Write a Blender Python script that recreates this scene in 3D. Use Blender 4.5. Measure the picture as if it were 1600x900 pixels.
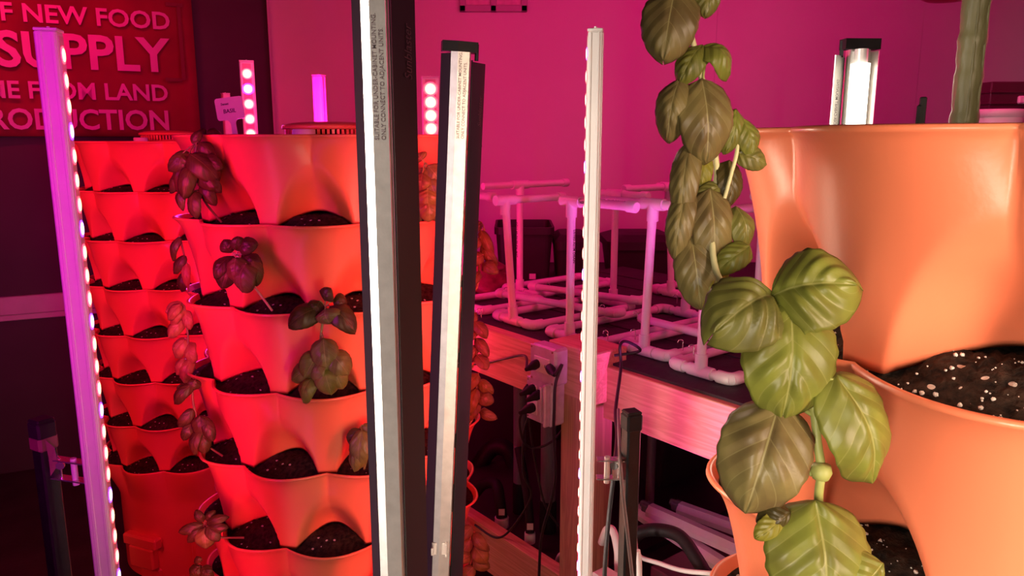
import bpy, math, random
from mathutils import Vector as V, Matrix
random.seed(7)
SC = bpy.context.scene
COL = SC.collection
for o in list(bpy.data.objects): bpy.data.objects.remove(o)
PI = math.pi
# ------------------------------------------------------------------ camera
HC = 1.52                                   # eye height
FPX = 1200.0
TH = math.atan(232/FPX); CT, ST = math.cos(TH), math.sin(TH)
cam_d = bpy.data.cameras.new('camera'); cam = bpy.data.objects.new('camera', cam_d); COL.objects.link(cam)
cam.location = (0, 0, HC); cam.rotation_euler = (PI/2 - TH, 0, 0)
cam_d.sensor_width = 36; cam_d.lens = 36*FPX/1600; cam_d.clip_start = .02
SC.camera = cam
# ------------------------------------------------------------------ world, exposure
w = bpy.data.worlds.new('world'); SC.world = w; w.use_nodes = True
w.node_tree.nodes['Background'].inputs[0].default_value = (1, .10, .22, 1)
w.node_tree.nodes['Background'].inputs[1].default_value = .02
vs = SC.view_settings
vs.view_transform = 'Standard'; vs.look = 'None'; vs.exposure = 0.0; vs.gamma = 1; vs.use_curve_mapping = False
# ------------------------------------------------------------------ grow room lamps and added fill lights
def area(name, loc, to, sx, sy, power, col, spread=180):
    l = bpy.data.lights.new(name, 'AREA'); l.shape = 'RECTANGLE'; l.size = sx; l.size_y = sy
    l.energy = power; l.color = col; l.spread = math.radians(spread)
    o = bpy.data.objects.new(name, l); COL.objects.link(o); o.location = loc
    d = V(to) - V(loc)
    o.rotation_euler = d.to_track_quat('-Z', 'Y').to_euler()
    return o
WARM = (1, .72, .52); REDL = (1, .02, .07); MAG = (1, .008, .20); BLUE = (.22, .02, 1); PINK = (1, .035, .20)
# white tube fixtures round the near planter (two stand just behind the camera, others are in view; the last is added)
area('tube_and_fill_light', (-.10, -.16, HC-.50), (.40, .55, HC-.60), .05, 1.1, 2.0, (1, .86, .70), 76)
area('tube_and_fill_light', (.40, .02, HC-.38), (.29, .46, HC-.42), .04, 1.1, 2.7, (1, .71, .52), 74)
area('tube_and_fill_light', (-.085, .80, HC-.50), (.25, .56, HC-.65), .03, 1.15, 1.2, WARM, 95)
area('tube_and_fill_light', (-.03, 1.10, HC-.45), (.7, .8, HC-.45), .03, 1.1, .6, WARM, 100)
area('tube_and_fill_light', (.462, 1.075, HC-.42), (.46, .2, HC-.45), .03, 1.05, 1.5, (1, .86, .66))
area('tube_and_fill_light', (-.95, .29, HC-.30), (-.12, .8, HC-.3), .09, 1.1, 2.5, (1, .85, .74), 40)  # added, unseen: makes the white highlight on the largest fixture's bevel
# red and blue strips of the led bars, then one added purple light
area('strip_and_fill_light', (-.56, 1.03, HC-.45), (-.3, 1.7, HC-.5), .012, 1.1, .7, REDL)
area('strip_and_fill_light', (-.565, 1.04, HC-.45), (-.9, 2.7, HC-.5), .012, 1.1, 2.0, REDL, 90)
area('strip_and_fill_light', (-.555, 1.02, HC-.45), (-.3, 1.7, HC-.5), .010, 1.1, .25, BLUE)
area('strip_and_fill_light', (.09, 1.012, HC-.45), (-.25, 1.65, HC-.5), .012, 1.1, 2.9, REDL, 66)
area('strip_and_fill_light', (-.22, 2.12, HC-.25), (-.1, 1.0, HC-.4), .012, .8, 6, REDL)
area('strip_and_fill_light', (-.21, 2.11, HC-.25), (.2, 1.2, HC-.4), .012, .8, .6, BLUE)
area('strip_and_fill_light', (-.73, 2.18, HC-.25), (-.7, 1.2, HC-.4), .012, .8, 7.5, REDL)
area('strip_and_fill_light', (-.72, 2.17, HC-.25), (-.5, 1.2, HC-.4), .012, .8, 2.6, BLUE)
area('strip_and_fill_light', (-.50, 2.13, HC-.25), (-.45, 3.9, HC+.1), .012, .8, 7, (1, .005, .25))
area('strip_and_fill_light', (.56, 1.12, HC-.92), (.46, 1.55, HC-.60), .012, .4, 2.0, (1, .10, .8), 42)  # added, unseen behind the near planter: purple on the right beam
# added fill lights out of frame for wall, banner, planters and left bar
area('room_fill_light', (.8, 2.2, HC+.85), (.6, 3.9, HC+.1), 1.6, .05, 18, MAG)  # added wash of magenta over the back wall
area('room_fill_light', (-1.9, 1.0, HC+.2), (-1.3, 2.7, HC-.4), .05, 1.2, 6.0, REDL, 80)
area('room_fill_light', (-1.7, 2.5, HC+.85), (-2.2, 3.35, HC+.5), .9, .05, 3.0, (1, .005, .06), 75)  # added red light for the upper banner
area('room_fill_light', (1.6, 1.2, HC+.25), (.5, 2.0, HC-.5), .05, 1.2, 8.5, PINK)
area('room_fill_light', (-1.25, .15, HC+.12), (-.60, 1.1, HC-.05), .05, .9, .8, (.85, .005, .80), 50)
area('room_fill_light', (-.20, -.05, HC+.0), (-.86, 1.06, HC-.10), .04, .9, 1.6, (1, .01, .62), 42)  # added purple light for the far left bar, kept off the middle planter

# ------------------------------------------------------------------ helpers
def ray(px, py):
    u = (px-800)/FPX; v = (450-py)/FPX
    return (u, CT + v*ST, -ST + v*CT)
def P(px, py, Y):
    r = ray(px, py); k = Y/r[1]; return V((r[0]*k, Y, HC + r[2]*k))
def G(px, py, z):                            # point of that ray on the level plane z (height above floor)
    r = ray(px, py); k = (z-HC)/r[2]; return V((r[0]*k, r[1]*k, z))
def X(px, Y, py=450):
    r = ray(px, py); return r[0]*Y/r[1]

class MB:
    def __init__(s): s.v = []; s.f = []; s.m = []; s.sm = []; s.uv = []
    def add(s, vs, fs, mi=0, smooth=False, uvs=None):
        n = len(s.v); s.v += [V(p) for p in vs]
        s.uv += list(uvs) if uvs else [(0, 0)]*len(vs)
        for f in fs:
            s.f.append([n+i for i in f]); s.m.append(mi); s.sm.append(smooth)
        return s
    def box(s, c, sx, sy, sz, ax=(1,0,0), ay=(0,1,0), az=(0,0,1), mi=0, bev=0.0):
        c = V(c); ax, ay, az = V(ax).normalized(), V(ay).normalized(), V(az).normalized()
        b = min(bev, .45*min(sx, sy, sz))
        hx, hy, hz = sx/2, sy/2, sz/2
        if b <= 0:
            vs = [c+ax*hx*i+ay*hy*j+az*hz*k for i in (-1,1) for j in (-1,1) for k in (-1,1)]
            fs = [(0,1,3,2),(4,6,7,5),(0,4,5,1),(2,3,7,6),(0,2,6,4),(1,5,7,3)]
            s.add(vs, fs, mi); return s
        vs = []; ix = {}
        for i in (-1,1):
            for j in (-1,1):
                for k in (-1,1):
                    for a in range(3):
                        q = [hx-b, hy-b, hz-b]; q[a] = (hx, hy, hz)[a]
                        ix[(i,j,k,a)] = len(vs); vs.append(c+ax*q[0]*i+ay*q[1]*j+az*q[2]*k)
        fs = []
        for a in range(3):
            o = [x for x in range(3) if x != a]
            for sg in (-1,1):
                q = []
                for (p, r) in ((-1,-1),(1,-1),(1,1),(-1,1)):
                    t = [0,0,0]; t[a] = sg; t[o[0]] = p; t[o[1]] = r; q.append(ix[(*t, a)])
                fs.append(q)
        for a in range(3):
            o = [x for x in range(3) if x != a]
            for p in (-1,1):
                for r in (-1,1):
                    t1 = [0,0,0]; t1[o[0]] = p; t1[o[1]] = r; t2 = list(t1); t1[a] = -1; t2[a] = 1
                    fs.append([ix[(*t1,o[0])], ix[(*t2,o[0])], ix[(*t2,o[1])], ix[(*t1,o[1])]])
        for i in (-1,1):
            for j in (-1,1):
                for k in (-1,1): fs.append([ix[(i,j,k,0)], ix[(i,j,k,1)], ix[(i,j,k,2)]])
        s.add(vs, fs, mi); return s
    def beam(s, a, b, wd, ht, mi=0, bev=.002, up=(0,0,1)):
        a, b = V(a), V(b); ax = (b-a); L = ax.length; ax.normalize()
        ay = V(up).cross(ax).normalized(); az = ax.cross(ay)
        return s.box((a+b)/2, L, wd, ht, ax, ay, az, mi, bev)
    def tube(s, pts, r, n=12, mi=0, cap=True, radii=None, smooth=True):
        pts = [V(p) for p in pts]; k = len(pts)
        T = []
        for i in range(k):
            d = pts[min(i+1,k-1)] - pts[max(i-1,0)]; T.append(d.normalized())
        ref = V((0,0,1)) if abs(T[0].z) < .9 else V((1,0,0))
        nrm = (ref - T[0]*ref.dot(T[0])).normalized()
        vs = []
        for i in range(k):
            nrm = (nrm - T[i]*nrm.dot(T[i])).normalized(); bn = T[i].cross(nrm)
            rr = radii[i] if radii else r
            for j in range(n):
                a = 2*PI*j/n; vs.append(pts[i] + nrm*math.cos(a)*rr + bn*math.sin(a)*rr)
        fs = [(i*n+j, i*n+(j+1)%n, (i+1)*n+(j+1)%n, (i+1)*n+j) for i in range(k-1) for j in range(n)]
        s.add(vs, fs, mi, smooth)
        if cap:
            s.add(vs[:n], [tuple(range(n))[::-1]], mi); s.add(vs[-n:], [tuple(range(n))], mi)
        return s
    def lathe(s, prof, c=(0,0,0), n=48, mi=0, ax=(1,0,0), ay=(0,1,0), az=(0,0,1), smooth=True):
        c = V(c); ax, ay, az = V(ax), V(ay), V(az); vs = []
        for (r, z) in prof:
            for j in range(n):
                a = 2*PI*j/n; vs.append(c + ax*r*math.cos(a) + ay*r*math.sin(a) + az*z)
        k = len(prof)
        fs = [(i*n+j, i*n+(j+1)%n, (i+1)*n+(j+1)%n, (i+1)*n+j) for i in range(k-1) for j in range(n)]
        s.add(vs, fs, mi, smooth); return s
    def prism(s, poly, z0, z1, mi=0, fn=None, smooth=False, mis=None):
        n = len(poly); vs = [V((x,y,z0)) for x,y in poly] + [V((x,y,z1)) for x,y in poly]
        if fn: vs = [fn(p) for p in vs]
        for i in range(n):
            j = (i+1) % n
            s.add([vs[i], vs[j], vs[n+j], vs[n+i]], [(0,1,2,3)], mis[i] if mis else mi, smooth)
        s.add(vs[:n], [tuple(range(n))[::-1]], mi); s.add(vs[n:], [tuple(range(n))], mi)
        return s

WLOC = {}                                    # world translation of every empty / part
def link(o, parent=None):
    COL.objects.link(o)
    if parent is not None: o.parent = parent
    return o
def thing(name, label, cat, loc, group=None):
    o = bpy.data.objects.new(name, None); o.empty_display_size = .05; link(o)
    o.location = loc; o['label'] = label; o['category'] = cat
    if group: o['group'] = group
    WLOC[o.name] = V(loc); return o
def mesh(name, mb, mats):
    me = bpy.data.meshes.new(name)
    me.from_pydata([tuple(p) for p in mb.v], [], mb.f)
    for m in (mats if isinstance(mats, (list, tuple)) else [mats]): me.materials.append(m)
    me.polygons.foreach_set('material_index', mb.m); me.polygons.foreach_set('use_smooth', mb.sm)
    ul = me.uv_layers.new(name='UVMap')
    vi = [0]*len(me.loops); me.loops.foreach_get('vertex_index', vi)
    flat = []
    for i in vi: flat += mb.uv[i]
    ul.data.foreach_set('uv', flat)
    me.update(); return me
def obj(name, mb, mats, parent=None, label=None, loc=None, weld=False):
    """mesh object from world-space geometry; its origin sits at loc (default: its parent's)"""
    base = V(loc) if loc is not None else (WLOC[parent.name] if parent is not None else V((0,0,0)))
    for i, p in enumerate(mb.v): mb.v[i] = p - base
    o = bpy.data.objects.new(name, mesh(name, mb, mats)); link(o, parent)
    o.location = base - (WLOC[parent.name] if parent is not None else V((0,0,0)))
    WLOC[o.name] = base
    if label: o['label'] = label
    return o
def tag(o, label, cat, group=None):
    o['label'] = label; o['category'] = cat
    if group: o['group'] = group
    return o
def structure(o): o['kind'] = 'structure'; return o
def centre(mb):
    lo = [min(p[i] for p in mb.v) for i in range(3)]; hi = [max(p[i] for p in mb.v) for i in range(3)]
    return V(((lo[0]+hi[0])/2, (lo[1]+hi[1])/2, lo[2]))
def single(name, mb, mats, label, cat, group=None):
    return tag(obj(name, mb, mats, loc=centre(mb)), label, cat, group)

def text_into(mb, s, o, xd, yd, h, mi=0, align='LEFT', bold=0.0, ext=.0004, squeeze=1.0, shear=0.0, space=1.0):
    """lettering with cap height h, standing on the plane through o spanned by xd (reading direction) and yd (up)"""
    cu = bpy.data.curves.new('t', 'FONT'); cu.body = s; cu.align_x = align; cu.offset = bold; cu.shear = shear
    cu.space_character = space; cu.extrude = .02; cu.resolution_u = 3
    t = bpy.data.objects.new('t', cu); COL.objects.link(t)
    dg = bpy.context.evaluated_depsgraph_get(); me = bpy.data.meshes.new_from_object(t.evaluated_get(dg))
    xd, yd = V(xd).normalized(), V(yd).normalized(); zd = xd.cross(yd)
    k = h/.70
    vs = [V(o) + xd*(p.co.x*k*squeeze) + yd*(p.co.y*k) + zd*(p.co.z/.02*ext) for p in me.vertices]
    mb.add(vs, [list(p.vertices) for p in me.polygons], mi)
    bpy.data.objects.remove(t); bpy.data.meshes.remove(me); bpy.data.curves.remove(cu)
    return mb

# ------------------------------------------------------------------ materials
MATS = {}
def newmat(name):
    m = bpy.data.materials.new(name); m.use_nodes = True; nt = m.node_tree
    return m, nt, nt.nodes, nt.links, nt.nodes['Principled BSDF']
def pbr(name, col, rough=.5, metal=0.0, var=.12, scale=12, bump=0.0, bscale=60, spec=.5, stretch=None, coat=0):
    if name in MATS: return MATS[name]
    m, nt, N, L, b = newmat(name)
    tc = N.new('ShaderNodeTexCoord'); src = tc.outputs['Object']
    if stretch:
        mp = N.new('ShaderNodeMapping'); mp.inputs['Scale'].default_value = stretch; L.new(src, mp.inputs[0]); src = mp.outputs[0]
    n = N.new('ShaderNodeTexNoise'); n.inputs['Scale'].default_value = scale; n.inputs['Detail'].default_value = 4; L.new(src, n.inputs['Vector'])
    r = N.new('ShaderNodeValToRGB'); L.new(n.outputs['Fac'], r.inputs[0])
    r.color_ramp.elements[0].position = .3; r.color_ramp.elements[1].position = .7
    r.color_ramp.elements[0].color = (*[c*(1-var) for c in col], 1); r.color_ramp.elements[1].color = (*[min(1, c*(1+var)) for c in col], 1)
    L.new(r.outputs[0], b.inputs['Base Color'])
    b.inputs['Roughness'].default_value = rough; b.inputs['Metallic'].default_value = metal
    b.inputs['Specular IOR Level'].default_value = spec; b.inputs['Coat Weight'].default_value = coat
    if bump:
        n2 = N.new('ShaderNodeTexNoise'); n2.inputs['Scale'].default_value = bscale; n2.inputs['Detail'].default_value = 3; L.new(src, n2.inputs['Vector'])
        bp = N.new('ShaderNodeBump'); bp.inputs['Strength'].default_value = bump; bp.inputs['Distance'].default_value = .01
        L.new(n2.outputs['Fac'], bp.inputs['Height']); L.new(bp.outputs[0], b.inputs['Normal'])
    MATS[name] = m; return m
def emit(name, col, strength):
    if name in MATS: return MATS[name]
    m, nt, N, L, b = newmat(name)
    b.inputs['Base Color'].default_value = (.8,.8,.8,1); b.inputs['Emission Color'].default_value = (*col, 1); b.inputs['Emission Strength'].default_value = strength
    MATS[name] = m; return m
def wood(name, c1, c2, ang, vertical=False):
    m, nt, N, L, b = newmat(name)
    tc = N.new('ShaderNodeTexCoord'); mp = N.new('ShaderNodeMapping'); L.new(tc.outputs['Object'], mp.inputs[0])
    mp0 = mp
    mp.inputs['Rotation'].default_value = (0, 0, -ang)
    mp2 = N.new('ShaderNodeMapping'); mp2.inputs['Scale'].default_value = (16, 16, .8) if vertical else (.8, 16, 16); L.new(mp.outputs[0], mp2.inputs[0])
    wv = N.new('ShaderNodeTexNoise'); wv.inputs['Scale'].default_value = 2.2; wv.inputs['Detail'].default_value = 6; wv.inputs['Distortion'].default_value = 1.6; L.new(mp2.outputs[0], wv.inputs['Vector'])
    mul = N.new('ShaderNodeMath'); mul.operation = 'MULTIPLY'; mul.inputs[1].default_value = 26; L.new(wv.outputs['Fac'], mul.inputs[0])
    sn = N.new('ShaderNodeMath'); sn.operation = 'SINE'; L.new(mul.outputs[0], sn.inputs[0])
    r = N.new('ShaderNodeValToRGB'); r.color_ramp.elements[0].color = (*c1, 1); r.color_ramp.elements[1].color = (*c2, 1)
    mr = N.new('ShaderNodeMapRange'); mr.inputs['From Min'].default_value = -1; L.new(sn.outputs[0], mr.inputs['Value'])
    L.new(mr.outputs[0], r.inputs[0]); L.new(r.outputs[0], b.inputs['Base Color'])
    b.inputs['Roughness'].default_value = .65
    bp = N.new('ShaderNodeBump'); bp.inputs['Strength'].default_value = .06; bp.inputs['Distance'].default_value = .002; L.new(wv.outputs['Fac'], bp.inputs['Height']); L.new(bp.outputs[0], b.inputs['Normal'])
    return m
def soil_mat():
    m, nt, N, L, b = newmat('potting_soil')
    tc = N.new('ShaderNodeTexCoord')
    n = N.new('ShaderNodeTexNoise'); n.inputs['Scale'].default_value = 120; n.inputs['Detail'].default_value = 5; L.new(tc.outputs['Object'], n.inputs['Vector'])
    r = N.new('ShaderNodeValToRGB'); r.color_ramp.elements[0].color = (.006,.004,.003,1); r.color_ramp.elements[1].color = (.05,.028,.018,1)
    r.color_ramp.elements[0].position = .35; r.color_ramp.elements[1].position = .75; L.new(n.outputs['Fac'], r.inputs[0])
    vo = N.new('ShaderNodeTexVoronoi'); vo.inputs['Scale'].default_value = 95; L.new(tc.outputs['Object'], vo.inputs['Vector'])
    lt = N.new('ShaderNodeMath'); lt.operation = 'LESS_THAN'; lt.inputs[1].default_value = .22; L.new(vo.outputs['Distance'], lt.inputs[0])
    sep = N.new('ShaderNodeSeparateColor'); L.new(vo.outputs['Color'], sep.inputs[0])
    gt = N.new('ShaderNodeMath'); gt.operation = 'GREATER_THAN'; gt.inputs[1].default_value = .72; L.new(sep.outputs[0], gt.inputs[0])
    ml = N.new('ShaderNodeMath'); ml.operation = 'MULTIPLY'; L.new(lt.outputs[0], ml.inputs[0]); L.new(gt.outputs[0], ml.inputs[1])
    mx = N.new('ShaderNodeMix'); mx.data_type = 'RGBA'; L.new(ml.outputs[0], mx.inputs[0]); L.new(r.outputs[0], mx.inputs[6]); mx.inputs[7].default_value = (.55,.5,.45,1)
    L.new(mx.outputs[2], b.inputs['Base Color']); b.inputs['Roughness'].default_value = .95; b.inputs['Specular IOR Level'].default_value = .2
    bp = N.new('ShaderNodeBump'); bp.inputs['Strength'].default_value = 1; bp.inputs['Distance'].default_value = .006; L.new(n.outputs['Fac'], bp.inputs['Height']); L.new(bp.outputs[0], b.inputs['Normal'])
    return m
def leaf_mat(name, base, vein, edge, trans=.25):
    m, nt, N, L, b = newmat(name)
    uv = N.new('ShaderNodeUVMap'); uv.uv_map = 'UVMap'
    sep = N.new('ShaderNodeSeparateXYZ'); L.new(uv.outputs[0], sep.inputs[0])
    def mth(op, a, c=None):
        n = N.new('ShaderNodeMath'); n.operation = op
        for i, q in enumerate((a, c)):
            if q is None: continue
            if isinstance(q, (int, float)): n.inputs[i].default_value = q
            else: L.new(q, n.inputs[i])
        return n.outputs[0]
    av = mth('ABSOLUTE', sep.outputs[0])
    ph = mth('SUBTRACT', mth('MULTIPLY', sep.outputs[1], 4.6), mth('MULTIPLY', av, 1.7))
    fr = mth('ABSOLUTE', mth('SUBTRACT', mth('FRACT', ph), .5))          # 0 on a side vein
    side = mth('LESS_THAN', fr, .03); mid = mth('LESS_THAN', av, .022)
    side = mth('MULTIPLY', side, .38)
    vv = mth('MAXIMUM', side, mid)
    tc = N.new('ShaderNodeTexCoord'); n = N.new('ShaderNodeTexNoise'); n.inputs['Scale'].default_value = 45; n.inputs['Detail'].default_value = 3; L.new(tc.outputs['Object'], n.inputs['Vector'])
    r = N.new('ShaderNodeValToRGB'); r.color_ramp.elements[0].color = (*edge, 1); r.color_ramp.elements[1].color = (*base, 1)
    r.color_ramp.elements[0].position = .35; r.color_ramp.elements[1].position = .65; L.new(n.outputs['Fac'], r.inputs[0])
    mx = N.new('ShaderNodeMix'); mx.data_type = 'RGBA'; L.new(vv, mx.inputs[0]); L.new(r.outputs[0], mx.inputs[6]); mx.inputs[7].default_value = (*vein, 1)
    L.new(mx.outputs[2], b.inputs['Base Color']); b.inputs['Roughness'].default_value = .38; b.inputs['Specular IOR Level'].default_value = .5
    tr = N.new('ShaderNodeBsdfTranslucent'); L.new(mx.outputs[2], tr.inputs[0])
    ms = N.new('ShaderNodeMixShader'); ms.inputs[0].default_value = trans; L.new(b.outputs[0], ms.inputs[1]); L.new(tr.outputs[0], ms.inputs[2])
    L.new(ms.outputs[0], N['Material Output'].inputs[0])
    bp = N.new('ShaderNodeBump'); bp.inputs['Strength'].default_value = .35; bp.inputs['Distance'].default_value = .002; L.new(fr, bp.inputs['Height']); L.new(bp.outputs[0], b.inputs['Normal'])
    return m
PAINT = pbr('wall_paint', (.62,.58,.58), .85, var=.03, scale=3, bump=.05, bscale=180)
DARKWALL = pbr('dark_wall_paint', (.06,.05,.05), .8, var=.1, scale=4)
FLOOR = pbr('dark_concrete', (.05,.045,.045), .7, var=.25, scale=6, bump=.2)
TRIMW = pbr('trim_paint', (.55,.5,.5), .5, var=.05)
TERRA = pbr('terracotta_plastic', (.80,.215,.105), .30, var=.035, scale=7, bump=.02, bscale=220, spec=.5)
SOIL = soil_mat()
PERL = pbr('perlite', (.75,.7,.64), .9, var=.1, scale=300, bump=.4, bscale=900)
ALU = pbr('brushed_aluminium', (.62,.60,.57), .38, .75, var=.08, scale=70, bump=.03, bscale=400)
ALUW = pbr('white_anodised_aluminium', (.80,.78,.75), .35, .25, var=.03, scale=30)
BLKM = pbr('black_powder_coat', (.012,.011,.012), .35, .2, var=.3, scale=60, bump=.08, bscale=600)
BLKP = pbr('black_plastic', (.012,.009,.010), .55, var=.2, scale=40, spec=.25)
DKPINK = pbr('dark_reflector_paint', (.013,.003,.010), .45, .1, var=.1, scale=30)
PVC = pbr('white_pvc', (.78,.74,.72), .35, var=.04, scale=30)
INK = pbr('black_ink', (.02,.02,.02), .7, var=.05)
GREYINK = pbr('grey_ink', (.10,.07,.08), .7, var=.05)
CHROME = pbr('zinc_wire', (.7,.68,.66), .25, .9, var=.1)
RUBBER = pbr('cord_rubber', (.02,.015,.017), .5, var=.2)
WCORD = pbr('white_cord', (.7,.65,.62), .5, var=.06)
BINP = pbr('dark_bin_plastic', (.022,.009,.014), .55, var=.15)
GREYP = pbr('grey_conduit', (.16,.14,.15), .5, var=.1, stretch=(20,20,2))
TABLEB = pbr('black_table_liner', (.03,.02,.022), .7, var=.3, scale=9, bump=.2)
BANF = pbr('banner_cloth', (.22,.018,.03), .8, var=.45, scale=2.2, bump=.1, bscale=5)
BANL = pbr('banner_ink', (.62,.25,.60), .8, var=.05)  # white lettering with the magenta light mixed into its colour
BANR = pbr('banner_red_ink', (.16,.035,.045), .8, var=.05)
EE = V((.62,-.784,0)).normalized(); GG = V((.784,.62,0)).normalized()
EANG = math.atan2(EE.y, EE.x)
WOODE = wood('pine_beam', (.62,.33,.17), (.76,.45,.25), EANG)
WOODV = wood('pine_post', (.48,.24,.13), (.62,.35,.19), EANG, True)
LEAFD = leaf_mat('dark_basil_leaf', (0.110,0.082,0.021), (0.190,0.135,0.042), (0.065,0.050,0.015))  # leaf green darkened in the colour, as pink lamps dim it
LEAFM = leaf_mat('basil_leaf', (0.243,0.237,0.051), (0.358,0.329,0.114), (0.157,0.143,0.036))
LEAFL = leaf_mat('bright_basil_leaf', (0.264,0.290,0.047), (0.365,0.365,0.107), (0.183,0.183,0.032))
LEAFY = leaf_mat('yellow_basil_leaf', (0.364,0.329,0.042), (0.434,0.385,0.105), (0.294,0.266,0.035), .35)
LEAFO = leaf_mat('olive_basil_leaf', (0.297,0.238,0.083), (0.415,0.356,0.149), (0.194,0.135,0.053))
LEAFDRY = leaf_mat('dried_basil_leaf', (.45,.22,.09), (.5,.3,.15), (.30,.10,.05))
STEM = pbr('green_stem', (.34,.36,.10), .5, var=.15, scale=40)
STEMP = pbr('pale_stem', (.70,.66,.34), .5, var=.08, scale=40)
STEMD = pbr('dark_stem', (.20,.13,.06), .55, var=.15, scale=40)
LEDW = emit('led_core', (1, .74, .32), 2.6)
LEDR = emit('red_led_halo', (1, .035, .05), 4.0)  # glowing ring that paints the red halo round a diode
LEDB = emit('blue_led_halo', (.10, .02, 1), 5.0)  # likewise the blue halo, as a glowing ring
TUBED = emit('dim_white_tube', (1, .85, .62), .35)
TUBE = emit('lit_white_tube', (1, .90, .72), 5.0)

# ------------------------------------------------------------------ room
H = 2.45
BY = 3.9; CX = -1.184                        # back wall depth, corner with the oblique left wall
LD = V((-.90,-.436,0)).normalized()
Lend = V((CX, BY, 0)) + LD*5.2
def wallquad(name, a, b, mat, t=.1, nrm=None):
    mb = MB(); a, b = V(a), V(b); d = (b-a).normalized(); n = nrm if nrm else V((0,0,1)).cross(d)
    mb.box((a+b)/2 + n*t/2 + V((0,0,H/2)), (b-a).length, t, H, d, n, (0,0,1))
    return structure(obj(name, mb, mat))
wallquad('wall_back', (CX-.05, BY, 0), (3.1, BY, 0), PAINT, nrm=V((0,1,0)))
wallquad('wall_right', (3.05, BY, 0), (3.05, -1.6, 0), PAINT, nrm=V((1,0,0)))
wallquad('wall_left', (CX, BY, 0), Lend, DARKWALL, nrm=V((-.436,.90,0)))
wallquad('wall_front', (Lend.x, -1.6, 0), (3.1, -1.6, 0), DARKWALL, nrm=V((0,-1,0)))
wallquad('wall_side', (Lend.x, Lend.y+.1, 0), (Lend.x, -1.6, 0), DARKWALL, nrm=V((-1,0,0)))
mb = MB(); mb.box(((Lend.x+3.1)/2, (BY-1.6)/2+.1, -.05), 3.3-Lend.x, BY+2.0, .1); structure(obj('floor', mb, FLOOR))
mb = MB(); mb.box(((Lend.x+3.1)/2, (BY-1.6)/2+.1, H+.05), 3.3-Lend.x, BY+2.0, .1); structure(obj('ceiling', mb, DARKWALL))
LN = V((.436,-.90,0))                        # left wall normal into the room
def LW(px, py, off=0.0):                     # point of the left wall plane seen at that pixel
    r = V(ray(px, py)); c = V((CX, BY, HC)) + LN*off
    k = (c - V((0,0,HC))).dot(LN)/r.dot(LN); return V((0,0,HC)) + r*k
# chair rail along the dark left wall: board with a lower bead
a, b = LW(-60, 480, 0), LW(112, 471, 0)
za = (LW(20,455).z + LW(20,497).z)/2
mb = MB(); d = (V((b.x,b.y,0))-V((a.x,a.y,0))).normalized()
p0 = V((a.x,a.y,0)) - d*1.2; p1 = V((CX,BY,0))
zt, zb = LW(20,462).z, LW(20,500).z
for (z1, z0, off) in ((zt, zt-.75*(zt-zb), .03), (zt-.75*(zt-zb), zb, .022)):
    m1 = (p0+p1)/2 + LN*off/2; mb.box((m1.x, m1.y, (z0+z1)/2), (p1-p0).length, off, z1-z0, d, LN, (0,0,1), bev=.004)
structure(obj('trim_1', mb, TRIMW))
# shallow pilaster where the painted wall starts
mb = MB(); x0, x1 = CX+.01, X(424, BY-.03, 100); mb.box(((x0+x1)/2, BY-.02, H/2), x1-x0, .04, H, bev=.004); structure(obj('trim_2', mb, PAINT))
mb = MB(); x0 = X(1118, BY-.004, 80); mb.box((x0+.5, BY-.003, H/2), 1.0, .006, H, bev=.002); structure(obj('trim_3', mb, PAINT))

# ------------------------------------------------------------------ banner on the left wall
def banner():
    off = .05
    c0 = LW(306, 100, off); LDn = -LD                                       # LDn reads left to right
    t = thing('banner', 'dark red cloth banner with pink-tinted capital lettering on the black left wall', 'banner', V((c0.x, c0.y, LW(60,213,off).z)) - LDn*1.2)
    mb = MB(); nx, nz = 60, 24; zb, ztp = LW(60,213,off).z, 2.38
    vs = []
    for i in range(nx+1):
        for k in range(nz+1):
            s = i/nx; z = zb + (ztp-zb)*k/nz
            q = c0 - LDn*(2.4*(1-s))
            wv = .008*math.sin(s*23 + k*.25)*(1-.3*k/nz) + .004*math.sin(s*61)
            vs.append(V((q.x, q.y, z)) + LN*wv)
    fs = [(i*(nz+1)+k, (i+1)*(nz+1)+k, (i+1)*(nz+1)+k+1, i*(nz+1)+k+1) for i in range(nx) for k in range(nz)]
    mb.add(vs, fs, 0, True)
    o = obj('cloth', mb, BANF, t); md = o.modifiers.new('s', 'SOLIDIFY'); md.thickness = .002
    mb = MB()
    def line(s, pxr, base, top, bold, sq):
        q = LW(pxr, base, off+.016); h = LW(pxr, top, off+.016).z - q.z
        text_into(mb, s, q, LDn, (0,0,1), h, 0, 'RIGHT', bold, .0015, sq)
    line('OF NEW FOOD', 267, 46, 20, .022, 1.02)
    line('SUPPLY', 265, 111.5, 61, .024, 1.0)
    line('ME FROM LAND', 264, 157.5, 133, .022, .98)
    line('PRODUCTION', 267, 202.5, 173, .022, .96)
    obj('lettering', mb, BANL, t, 'printed capital letters, magenta light tinted into their colour')
    mb = MB()
    A, B = LW(283, 8, off+.016), LW(283, 125, off+.016)
    wd = .016
    mb.box((A+B)/2, wd, .003, A.z-B.z, LDn, LN, (0,0,1)); 
    for q in (A, B): mb.box(q - LDn*.03, .07, .003, wd, LDn, LN, (0,0,1))
    obj('bracket_mark', mb, BANR, t, 'thin red printed square bracket')
banner()
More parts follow.
